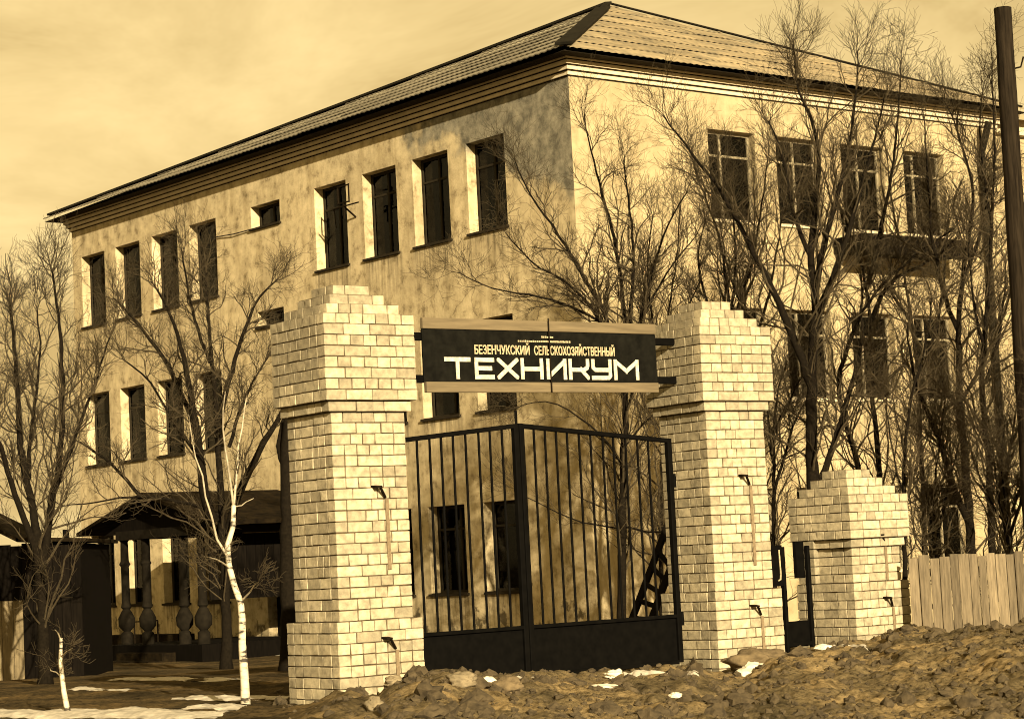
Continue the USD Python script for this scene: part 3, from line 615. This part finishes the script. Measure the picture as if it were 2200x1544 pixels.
# ------------------------------------------------------------------ shed at the left edge
sh = thing('dark_shed', 'low dark plank shed with pale lower boards at the left edge', 'shed', (-6.69, 34.0, 0), 0)
SX = np.random.default_rng(5)
x = 0.0
k = 0
while x > -3.6:
    w = SX.uniform(.13, .18); lowdark = x > -.48 or -0.86 < x - w / 2 < -.62
    MB().box((x - w + .006, SX.uniform(-.012, 0), .95), (x, .03, 1.78 + SX.uniform(-.03, .02))).build('plank', M['plank_dark'], sh)
    if lowdark: MB().box((x - w + .006, SX.uniform(-.012, 0), -.35), (x, .03, .945)).build('plank', M['plank_dark'], sh)
    else: MB().box((x - w + .006, SX.uniform(.03, .04), -.35), (x, .07, .945)).build('lower_plank', M['plank_pale'], sh)
    x -= w; k += 1
MB().box((-.02, .035, -.35), (0.0, 2.4, 1.76)).build('side_wall', M['plank_dark'], sh)
MB().box((-3.6, 2.38, -.35), (-.03, 2.4, 1.76)).build('rear_wall', M['plank_dark'], sh)
rf2 = MB()
for (x0, z0), (x1, z1) in (((.12, 1.76), (-.95, 1.82)), ((-.90, 1.80), (-2.4, 2.62))):
    rf2.add(*barmesh((x0, 1.2, z0 + .04), (x1, 1.2, z1 + .04), 2.7, .06))
rf2.build('roof', M['felt'], sh)
MB().tube([(-.27, .3, 1.8), (-.27, .3, 1.98)], .05, 8).build('vent_pipe', M['black_iron'], sh)

# ------------------------------------------------------------------ fence, pole, ladder
fa, fb = np.array([4.30, 25.05]), np.array([7.3, 23.9]); fd = (fb - fa); FLn = np.linalg.norm(fd); fd /= FLn; FAg = math.atan2(fd[1], fd[0])
fe = thing('board_fence', 'weathered upright-board fence running right from the short pillar', 'fence', (fa[0], fa[1], 0), FAg)
x = 0.0; FX = np.random.default_rng(9)
while x < FLn:
    w = FX.uniform(.085, .125); zt = .965 + FX.uniform(-.03, .025)
    v, f = cbox((w - FX.uniform(.002, .007), .024, zt + .55), (x + w / 2, FX.uniform(-.012, .012), (zt - .55) / 2), .004)
    v = v.copy(); v[:, 0] += (v[:, 2]) * FX.normal(0, .0035); obj('board', (v, f), M['fence'], fe); x += w
for z in (.15, .75): MB().box((0, .04, z), (FLn, .085, z + .08)).build('rail', M['fence'], fe)
pa, b = at(2206, 880, 26.0), at(2154, 18, 26.0); d0 = (b - pa) / (b[2] - pa[2]); a = pa; org = pa + d0 * (-.2 - pa[2])
pl = thing('wooden_pole', 'tall dark wooden pole at the right edge above the fence', 'pole', org)
zs = np.linspace(-.3, b[2], 16); pp = np.array([a + d0 * (z - a[2]) for z in zs])
obj('shaft', tube(pp - org, np.linspace(.128, .103, 16) * (1 + .03 * np.sin(np.arange(16) * 2.1)), 16), M['pole'], pl, 40)
MB().tube([b - org + (0, 0, -.75), b - org + (.16, -.02, -.72), b - org + (.2, -.02, -.60)], .012, 6).build('insulator_hook', M['rust_iron'], pl)

ld = thing('wooden_ladder', 'dark wooden ladder leaning behind the right gate leaf', 'ladder', (0, 0, 0))
r0 = [at(1352, 1345, 25.2), at(1420, 1165, 25.9)]; r1 = [at(1394, 1345, 24.9), at(1446, 1205, 25.5)]
for r in (r0, r1): MB().bar(r[0] - (r[1] - r[0]) * .25, r[1] + (r[1] - r[0]) * .25, .075, .05).build('stringer', M['plank_dark'], ld)
for k in range(7):
    t_ = -.1 + k * .2; MB().tube([r0[0] + (r0[1] - r0[0]) * t_, r1[0] + (r1[1] - r1[0]) * t_], .03, 7).build('rung', M['plank_dark'], ld)

# ------------------------------------------------------------------ trees
def resample(P, step):
    P = np.asarray(P, float)
    t = np.concatenate([[0], np.cumsum(np.linalg.norm(np.diff(P, axis=0), axis=1))]); n = max(4, int(t[-1] / step))
    from scipy.interpolate import PchipInterpolator
    s = np.linspace(0, t[-1], n); return np.stack([PchipInterpolator(t, P[:, k])(s) for k in range(3)], 1)
def shoots(P, R, n, ln, ang, rad, trop, g, npt, t0=0.25):
    """n side shoots from every polyline of the batch P (m, k, 3) with radii R (m, k): returns (m*n, npt, 3), radii"""
    m, k, _ = P.shape
    t = g.uniform(t0, 1.0, (m, n)) * (k - 1.001); i = t.astype(int); fr = (t - i)[..., None]
    rows = np.arange(m)[:, None]
    p = P[rows, i] * (1 - fr) + P[rows, i + 1] * fr; T = P[rows, i + 1] - P[rows, i]; T /= np.maximum(np.linalg.norm(T, axis=-1, keepdims=True), 1e-9)
    r = R[rows, i]
    a = g.normal(size=T.shape); a -= (a * T).sum(-1, keepdims=True) * T; a /= np.maximum(np.linalg.norm(a, axis=-1, keepdims=True), 1e-9)
    an = np.radians(g.uniform(ang[0], ang[1], (m, n)))[..., None]
    d = np.cos(an) * T + np.sin(an) * a; d[..., 2] += trop * 0.8; d /= np.linalg.norm(d, axis=-1, keepdims=True)
    L = ln(t / (k - 1), g.uniform(0.55, 1.25, (m, n)))
    L = np.broadcast_to(L, (m, n))
    out = np.empty((m, n, npt, 3)); out[:, :, 0] = p; seg = (L / (npt - 1))[..., None]
    for s in range(1, npt):
        d = d + g.normal(0, 0.22, d.shape); d[..., 2] += trop * 0.28; d /= np.linalg.norm(d, axis=-1, keepdims=True)
        out[:, :, s] = out[:, :, s - 1] + d * seg
    r0 = np.minimum(r * 0.62, rad * (0.6 + 0.6 * L / max(L.mean(), 1e-6)))
    R2 = r0[..., None] * np.linspace(1, 0.38, npt)
    return out.reshape(m * n, npt, 3), np.maximum(R2.reshape(m * n, npt), 0.0018)
def batch_tubes(P, R, k):
    m, n, _ = P.shape; T = np.gradient(P, axis=1); T /= np.maximum(np.linalg.norm(T, axis=-1, keepdims=True), 1e-9)
    ref = np.array([0.6, 0.77, 0.21]); a = ref - (T @ ref)[..., None] * T; a /= np.maximum(np.linalg.norm(a, axis=-1, keepdims=True), 1e-6); b = np.cross(T, a)
    an = np.arange(k) * 2 * math.pi / k
    V = P[:, :, None] + R[:, :, None, None] * (np.cos(an)[None, None, :, None] * a[:, :, None] + np.sin(an)[None, None, :, None] * b[:, :, None])
    i = np.arange(k); j = (i + 1) % k; f = []
    for s in range(n - 1): f += [np.stack([s * k + i, s * k + j, (s + 1) * k + j], 1), np.stack([s * k + i, (s + 1) * k + j, (s + 1) * k + i], 1)]
    f = np.vstack(f); Fc = (np.arange(m) * n * k)[:, None, None] + f[None]
    return V.reshape(-1, 3), Fc.reshape(-1, 3)
def tree(name, label, cat, D, limbs, seed, dens=1.0, lmul=1.0, m_trunk='bark', m_twig='twig', trop=0.32, group=None, spread=0.9):
    """limbs: (pixel polyline, radius at the foot, radius at the tip, shoots?)"""
    g = np.random.default_rng(seed); base = at(*limbs[0][0][0], D); org = np.array([base[0], base[1], G(base[0], base[1], False) - .05])
    trop = trop * g.uniform(.35, 1.15)
    t = thing(name, label, cat, org, 0, group)
    tk, cr, br = MB(), MB(), MB()
    for li, (pts, ra, rb, on) in enumerate(limbs):
        dd = 0 if li == 0 else g.uniform(-spread, spread)
        P = np.array([at(x, y, D + dd * (k / max(len(pts) - 1, 1)) ** 1.3) for k, (x, y) in enumerate(pts)])
        P = resample(P, 0.16); P[1:-1] += g.normal(0, .007, P[1:-1].shape)
        L = np.linalg.norm(np.diff(P, axis=0), axis=1).sum(); R = np.linspace(ra, rb, len(P)) * (1 + g.normal(0, .03, len(P)))
        if li == 0: R = R * (1 + (.2 if m_trunk == 'birch' else .35) * np.exp(-np.arange(len(P)) * .16 / .15))
        (br if m_trunk == 'birch' and li else tk).tube(P - org, R, 9 if ra > .03 else 6)
        if not on: continue
        P4, R4 = P[None], R[None]
        n1 = max(3, int(L * 5.6 * dens * on))
        A, RA = shoots(P4, R4, n1, lambda tt, u: lmul * u * np.clip(0.26 * L * (1.12 - tt) + .22, .2, 1.5), (20, 62), .0105, trop * g.uniform(.55, 1.1), g, 7, .12)
        tip, rt = shoots(P4, R4, 4, lambda tt, u: lmul * u * .6, (8, 28), .010, trop, g, 7, .94); A = np.vstack([A, tip]); RA = np.vstack([RA, rt])
        B, RB = shoots(A, RA, int(round(6 * dens)) or 1, lambda tt, u: lmul * u * (.50 - .2 * tt), (24, 68), .0050, trop, g, 5, .18)
        C_, RC = shoots(B, RB, 4, lambda tt, u: lmul * u * (.25 - .08 * tt), (22, 60), .0034, trop, g, 4, .2)
        for X, RX, kk in ((A, RA, 5), (B, RB, 3), (C_, RC, 3)):
            v, f = batch_tubes(X, RX, kk); cr.add(v - org, f)
    tk.build('trunk', M[m_trunk], t, True)
    if br.n: br.build('branches', M['birch_limb'], t, True)
    if cr.n: cr.build('crown', M[m_twig], t, False)
    return t
tree('bare_tree', 'dark bare tree forking into three stems beside the plank shed', 'tree', 30.0, [
    ([(98, 1470), (92, 1340), (86, 1240), (75, 1120), (45, 960), (35, 800), (20, 640)], .085, .018, 1),
    ([(88, 1245), (105, 1120), (128, 980), (135, 850), (128, 700), (108, 570)], .06, .012, 1),
    ([(82, 1190), (40, 1085), (5, 970), (-35, 850), (-60, 720)], .05, .012, 1),
    ([(116, 1060), (165, 930), (205, 820), (238, 720)], .035, .01, 1), ([(62, 1030), (70, 900), (85, 780), (80, 660)], .03, .01, 1)], 21, 1.25)
tree('bare_tree', 'wide bare tree with thick dark limbs between the shed and left pillar', 'tree', 33.5, [
    ([(487, 1440), (486, 1330), (482, 1200), (474, 1070), (468, 930), (454, 760), (444, 640), (440, 570)], .085, .014, 1),
    ([(462, 1120), (440, 1060), (428, 960), (412, 860), (382, 720), (330, 610)], .085, .012, 1),
    ([(490, 1150), (508, 1075), (548, 985), (600, 895), (632, 830)], .07, .03, .8),
    ([(428, 950), (372, 805), (292, 692), (244, 640)], .05, .012, 1), ([(468, 920), (508, 765), (548, 655), (596, 600)], .05, .012, 1),
    ([(320, 1082), (292, 1055), (245, 1000), (190, 962), (150, 940)], .032, .01, .7), ([(478, 1110), (400, 1080), (295, 1066), (205, 1078), (130, 1088)], .03, .008, .5), ([(492, 960), (532, 845), (580, 762)], .03, .01, 1),
    ([(440, 1000), (370, 900), (330, 830), (262, 770)], .03, .01, 1), ([(452, 780), (420, 690), (400, 600), (392, 540)], .03, .01, 1)], 22, 1.15)
tree('bare_tree', 'single dark trunk standing close behind the tallest gate pillar', 'tree', 30.5, [([(622, 1440), (620, 1330), (617, 1150), (616, 1010), (622, 900)], .12, .08, 0), ([(616, 1010), (600, 955), (612, 900), (650, 800)], .05, .03, .3)], 23, .6)
tree('birch_tree', 'slender white birch with kinked trunk left of the tallest pillar', 'birch', 20.7, [
    ([(528, 1512), (523, 1400), (520, 1310), (512, 1272), (494, 1228), (489, 1190), (496, 1150), (502, 1085)], .040, .022, 0),
    ([(490, 1196), (466, 1152), (450, 1090), (432, 1020), (414, 950), (405, 890)], .013, .004, .5), ([(502, 1090), (495, 1030), (485, 980), (480, 905), (484, 840)], .013, .005, .5),
    ([(502, 1090), (508, 1020), (512, 960), (522, 900), (530, 850)], .013, .005, .5), ([(521, 1288), (538, 1268), (556, 1250)], .010, .004, .3), ([(489, 1216), (470, 1202), (440, 1194)], .009, .004, .3), ([(503, 1088), (520, 1082), (545, 1070)], .007, .003, 0)], 24, .5, .45, 'birch', 'twig')
tree('birch_sapling', 'short white birch sapling with few twigs at the bottom left', 'sapling', 20.5, [
    ([(147, 1534), (137, 1480), (130, 1430), (131, 1370)], .024, .015, 0), ([(131, 1376), (124, 1362), (118, 1352)], .008, .003, 0), ([(130, 1452), (118, 1442), (108, 1436)], .007, .003, .3), ([(131, 1410), (146, 1398), (156, 1392)], .006, .003, .3)], 25, .5, .4, 'birch', 'twig')
tree('bare_tree', 'bushy many-stemmed bare tree showing over the right half of the sign', 'tree', 31.0, [
    ([(1334, 1400), (1336, 1250), (1338, 1050), (1344, 820), (1342, 690), (1328, 560), (1292, 410), (1266, 300), (1256, 250)], .07, .008, 1),
    ([(1343, 760), (1358, 640), (1362, 540), (1350, 430), (1340, 345)], .035, .008, 1), ([(1330, 800), (1300, 680), (1250, 590), (1190, 490), (1132, 405), (1106, 345)], .035, .008, 1),
    ([(1330, 780), (1290, 690), (1225, 612), (1140, 560), (1086, 500)], .028, .007, 1), ([(1350, 800), (1375, 690), (1402, 580), (1440, 475), (1478, 410)], .032, .008, 1),
    ([(1345, 740), (1270, 680), (1170, 640), (1070, 622), (985, 585)], .025, .006, .9), ([(1350, 760), (1402, 640), (1452, 560), (1500, 500)], .026, .007, 1),
    ([(1338, 1135), (1280, 1128), (1200, 1100), (1120, 1062)], .014, .005, .3), ([(1338, 1130), (1400, 1142), (1440, 1140)], .016, .008, .4), ([(1338, 1000), (1250, 900), (1170, 862), (1100, 880)], .018, .005, .6), ([(1340, 960), (1390, 905), (1450, 850)], .018, .006, .7)], 26, 1.15)
tree('bare_tree', 'thin bare tree rising straight behind the second tall pillar', 'tree', 33.0, [
    ([(1566, 1420), (1562, 1200), (1566, 900), (1568, 700), (1556, 570), (1528, 455), (1498, 380), (1478, 305)], .06, .008, 1),
    ([(1568, 720), (1598, 620), (1628, 500), (1644, 400), (1650, 340)], .03, .008, 1), ([(1566, 760), (1520, 650), (1500, 560), (1516, 470)], .03, .008, 1), ([(1568, 700), (1580, 560), (1576, 450), (1560, 350)], .025, .007, 1)], 27, 1.15)
tree('bare_tree', 'largest bare tree on the right, its crown reaching above the eaves', 'tree', 29.0, [
    ([(1762, 1420), (1756, 1300), (1746, 1050), (1742, 880), (1746, 760), (1750, 650), (1742, 560), (1755, 420), (1758, 330), (1742, 250), (1712, 180), (1704, 95)], .115, .008, 1),
    ([(1744, 830), (1692, 695), (1642, 585), (1600, 505), (1540, 400), (1462, 300), (1424, 245)], .06, .008, 1), ([(1748, 700), (1800, 565), (1838, 445), (1876, 310), (1900, 210)], .055, .008, 1),
    ([(1750, 640), (1776, 505), (1810, 375), (1834, 250), (1842, 110)], .05, .007, 1), ([(1752, 1060), (1806, 905), (1836, 800), (1852, 700), (1850, 600)], .05, .012, 1), ([(1746, 560), (1700, 440), (1680, 330), (1650, 260)], .035, .008, 1)], 28, 1.2)
tree('bare_tree', 'bare tree with a limb slanting right, directly behind the short pillar', 'tree', 30.0, [
    ([(1890, 1430), (1892, 1250), (1890, 1040), (1884, 960), (1876, 870), (1870, 700), (1858, 600), (1832, 520), (1816, 470)], .06, .012, 1),
    ([(1855, 1300), (1850, 1080), (1836, 970), (1812, 890), (1802, 845), (1828, 725), (1872, 640), (1950, 562), (2050, 492)], .055, .010, 1),
    ([(1871, 690), (1920, 602), (2000, 558), (2080, 485)], .035, .008, 1), ([(1862, 620), (1890, 500), (1915, 380), (1930, 250), (1934, 130)], .035, .007, 1), ([(1830, 530), (1800, 430), (1790, 330)], .025, .007, 1)], 29, 1.2)
tree('bare_tree', 'thin straight dark stem rising between the short pillar and the fence', 'tree', 25.6, [
    ([(1946, 1400), (1944, 1250), (1942, 1100), (1946, 950), (1956, 860), (1986, 760), (2000, 640)], .035, .008, .8), ([(1943, 1060), (1926, 1010), (1912, 930), (1900, 860)], .014, .005, .8), ([(1945, 1200), (1962, 1175), (1968, 1160)], .01, .004, .3)], 30, 1.0, .8)
tree('bare_tree', 'forked dark-trunked bare tree behind the fence boards', 'tree', 29.0, [
    ([(2092, 1420), (2088, 1200), (2080, 1080), (2074, 990), (2064, 900), (2060, 700), (2074, 550), (2090, 410), (2062, 300), (2024, 205)], .075, .008, 1),
    ([(2086, 1130), (2052, 1055), (2020, 950), (1990, 880), (1960, 800), (1950, 700)], .05, .010, 1), ([(2062, 720), (2020, 600), (2000, 480), (1992, 360), (1985, 250)], .035, .008, 1), ([(2070, 600), (2110, 480), (2130, 360)], .03, .008, 1), ([(2066, 860), (2120, 760), (2150, 660)], .03, .008, 1)], 31, 1.2)
tree('bare_tree', 'tall thin bare tree beside the wooden pole', 'tree', 28.0, [
    ([(2136, 1420), (2132, 1200), (2124, 1000), (2110, 850), (2118, 700), (2130, 500), (2136, 300), (2130, 110)], .06, .007, 1), ([(2118, 820), (2150, 700), (2160, 560)], .03, .008, 1), ([(2120, 760), (2090, 640), (2080, 520)], .025, .008, 1), ([(2132, 480), (2108, 330), (2110, 200)], .022, .007, 1)], 32, 1.15)
tree('bare_bush', 'dense twiggy bush over the fence at the right edge', 'bush', 26.5, [
    ([(2172, 1400), (2168, 1200), (2164, 1060), (2178, 910), (2196, 790)], .03, .007, 1.3), ([(2168, 1180), (2142, 1040), (2128, 930), (2112, 850)], .022, .006, 1.3), ([(2170, 1150), (2200, 1050), (2230, 950), (2240, 850)], .022, .006, 1.3),
    ([(2170, 1120), (2150, 1000), (2160, 900)], .02, .006, 1.3), ([(2168, 1130), (2130, 1080), (2098, 1000)], .018, .006, 1.2), ([(2174, 1100), (2200, 1000), (2206, 900)], .02, .006, 1.3)], 33, 1.3)
tree('bare_bush', 'dark scrubby bush below the far windows left of the second pillar', 'bush', 29.5, [
    ([(1668, 1420), (1664, 1200), (1662, 1000), (1668, 860), (1690, 780)], .045, .008, 1.2), ([(1663, 1060), (1690, 960), (1720, 880), (1760, 830)], .025, .007, 1.6), ([(1664, 1000), (1650, 900), (1655, 820)], .025, .007, 1.6), ([(1666, 930), (1700, 850), (1730, 800)], .02, .007, 1.6)], 35, 1.3)

tree('bare_tree', 'slim bare tree farthest back between the second pillar and largest tree', 'tree', 35.0, [
    ([(1622, 1400), (1620, 1200), (1616, 1000), (1612, 800), (1600, 640), (1622, 480), (1618, 360)], .05, .008, 1), ([(1610, 760), (1650, 640), (1672, 520), (1690, 420)], .03, .008, 1), ([(1604, 680), (1566, 580), (1548, 480)], .026, .008, 1)], 36, 1.1)
tree('bare_tree', 'spindly bare tree standing close before the balcony', 'tree', 34.0, [
    ([(1990, 1400), (1986, 1150), (1978, 950), (1970, 780), (1950, 640), (1930, 520), (1912, 400), (1900, 300)], .05, .008, 1), ([(1972, 820), (2012, 700), (2030, 580), (2040, 450)], .032, .008, 1), ([(1960, 700), (1900, 600), (1860, 520)], .028, .008, 1), ([(1984, 1080), (1940, 960), (1920, 860)], .025, .008, 1)], 37, 1.2)
tree('bare_bush', 'tangled bare bush behind the short pillar and the fence corner', 'bush', 28.0, [
    ([(2012, 1400), (2010, 1200), (2006, 1080), (2018, 960), (2030, 860)], .028, .007, 1.3), ([(2010, 1180), (1990, 1060), (1976, 960)], .02, .006, 1.3), ([(2010, 1160), (2040, 1040), (2062, 940)], .02, .006, 1.3)], 38, 1.25)
tree('bare_bush', 'bare bush of thin stems directly behind the right end of the sign', 'bush', 32.0, [
    ([(1420, 1400), (1420, 1150), (1424, 900), (1432, 700), (1452, 560), (1462, 440)], .035, .008, 1.1), ([(1424, 850), (1400, 700), (1392, 580), (1402, 470)], .025, .007, 1.1), ([(1426, 800), (1470, 680), (1506, 600)], .024, .007, 1.1)], 39, 1.2)
# ------------------------------------------------------------------ clods, stones, snow
CG = np.random.default_rng(41)
def lump(size, seed, sub=2, sharp=0.35):
    m = trimesh.creation.icosphere(sub); v = np.asarray(m.vertices); n = meshkit.fbm(v * 1.9 + seed * 7.3, 4, seed) - .5
    v = v * (1 + sharp * 1.8 * n)[:, None] * np.asarray(size); return v, np.asarray(m.faces)
def stone(name, label, cat, px, py, size, mt, D=None, seed=1, sink=.35, rz=0.0, sharp=.7):
    p = at(px, py, D) if D else hit(px, py)
    g = G(p[0], p[1]) if not D else min(p[2], p[2])
    v, f = lump(size, seed, 3, sharp); c, s = math.cos(rz), math.sin(rz); v = v @ np.array([[c, s, 0], [-s, c, 0], [0, 0, 1]])
    v[:, 2] += size[2] * (1 - 2 * sink)
    t = thing(name, label, cat, (p[0], p[1], g)); obj('rock' if mt != 'snow' else 'lump', (v, f), M[mt], t, 40 if mt != 'snow' else True)
    return t
stone('earth_clod', 'largest dark clod heaped against the second tall pillar', 'clod', 1632, 1434, (.30, .22, .14), 'clod', 21.95, 2, .3, .35)
stone('lime_lump', 'ragged white lump lying under the largest dark clod', 'stone', 1618, 1442, (.15, .10, .10), 'lime', 21.75, 3, .5, .2, .6)
stone('lime_lump', 'flat bright white slab lying before the middle of the gate', 'stone', 1296, 1478, (.155, .12, .030), 'lime', None, 4, .4, .1, .5)
stone('field_stone', 'round pale stone lying before the tallest pillar', 'stone', 806, 1522, (.075, .07, .07), 'stone', None, 5, .35)
stone('field_stone', 'rounded grey stone right of the tallest pillar by the gate', 'stone', 994, 1470, (.125, .1, .075), 'stone', None, 6, .35)
stone('lime_lump', 'small white fragment at the foot of the left gate leaf', 'stone', 1048, 1464, (.075, .05, .03), 'lime', None, 7, .4)
stone('field_stone', 'pale wedge-shaped stone under the right gate leaf', 'stone', 1322, 1452, (.085, .06, .045), 'lime', None, 8, .4)
stone('field_stone', 'brown boulder half buried before the gate centre', 'stone', 1092, 1486, (.12, .1, .08), 'clod', None, 9, .35)
stone('lime_lump', 'tiny white curl of rubble on the bank before the second pillar', 'stone', 1452, 1496, (.055, .04, .03), 'lime', None, 10, .4, 0, .6)
stone('lime_lump', 'pale chip on the bank in front of the short pillar', 'stone', 1772, 1395, (.10, .06, .035), 'lime', None, 11, .4)
stone('field_stone', 'grey cobble at the bottom of the tallest pillar', 'stone', 845, 1470, (.075, .06, .05), 'stone', None, 12, .35)
stone('lime_lump', 'thin white splinter low on the bank left of the gate centre', 'stone', 1030, 1502, (.05, .03, .018), 'lime', None, 13, .4)
st = MB(); lumps = [lump((1, 1, .8), 100 + k, 1, 1.0) for k in range(8)]
k = 0
while k < 4200:
    px, d = CG.uniform(560, 2300), CG.uniform(12.5, 24.5); x, y = (px - 1100) / F_PX * d, d
    if px < 700 and CG.random() < .6: continue
    s = min(.017 * math.exp(CG.normal(0, .68)), .10); v, f = lumps[int(CG.integers(8))]; a = CG.uniform(0, 6.28); c, ss = math.cos(a), math.sin(a)
    v = (v * s * CG.uniform(.7, 1.3, 3)) @ np.array([[c, ss, 0], [-ss, c, 0], [0, 0, 1]]); st.add(v + (x, y, 0), f); k += 1
vv, ff = st.mesh(); cen = vv.reshape(-1, len(lumps[0][0]), 3)[:, :, :2].mean(1); zz = G(cen[:, 0], cen[:, 1]); vv[:, 2] += np.repeat(zz, len(lumps[0][0])) + .004
tag(obj('soil_clods', (vv, ff), M['clods'], None, False), 'loose crumbled soil and rubble scattered over the dug bank', 'clods', kind='stuff')
sn = MB()
def snow(px0, px1, py, half, thick=.02, seed=0, lim=.46):
    a, b = hit(px0, py), hit(px1, py); n = max(12, int(abs(px1 - px0) / 3)); D = (a[1] + b[1]) / 2
    us = np.linspace(0, 1, n); ws = np.linspace(-1, 1, 13); U, Wv = np.meshgrid(us, ws, indexing='ij')
    X = a[0] + (b[0] - a[0]) * U; Y = a[1] + (b[1] - a[1]) * U + Wv * half
    nz = meshkit.fbm(np.stack([X * 3.1, Y * 1.2, np.full_like(X, seed * 3.7)], -1), 4, seed)
    h = (nz - lim) * 5 * (1 - Wv ** 2) * np.minimum(1, 5 * np.minimum(U, 1 - U)) - .12
    Z = G(X, Y) + np.clip(h, -1.5, 1) * thick + .004
    q = (np.arange(n - 1)[:, None] * 13 + np.arange(12)[None]).ravel(); keep = h.ravel()
    F = np.vstack([np.stack([q, q + 13, q + 14], 1), np.stack([q, q + 14, q + 1], 1)])
    F = F[(keep[F] > -.25).any(1)]
    if np.cross(*(np.array([(b - a)[:2], (0, 1.0)])))< 0: F = F[:, ::-1]
    sn.add(np.stack([X, Y, Z], -1).reshape(-1, 3), F)
snow(-80, 480, 1536, .45, .03, 1, .30); snow(370, 620, 1498, .28, .03, 2, .36); snow(150, 280, 1480, .3, .02, 3, .40); snow(240, 530, 1458, .5, .02, 4, .44); snow(-60, 90, 1432, 1.3, .03, 5, .34)
snow(240, 330, 1414, 1.2, .03, 6, .40); snow(560, 625, 1402, 1.2, .02, 7, .40); snow(400, 520, 1518, .35, .03, 8, .38); snow(1340, 1500, 1446, .12, .02, 9, .4); snow(1090, 1180, 1456, .12, .02, 10, .42); snow(1790, 1860, 1386, .16, .02, 11, .36)
tag(sn.build('snow_patches', M['snow'], None, True), 'thin dirty remnants of snow lying on the soil', 'snow', kind='stuff')
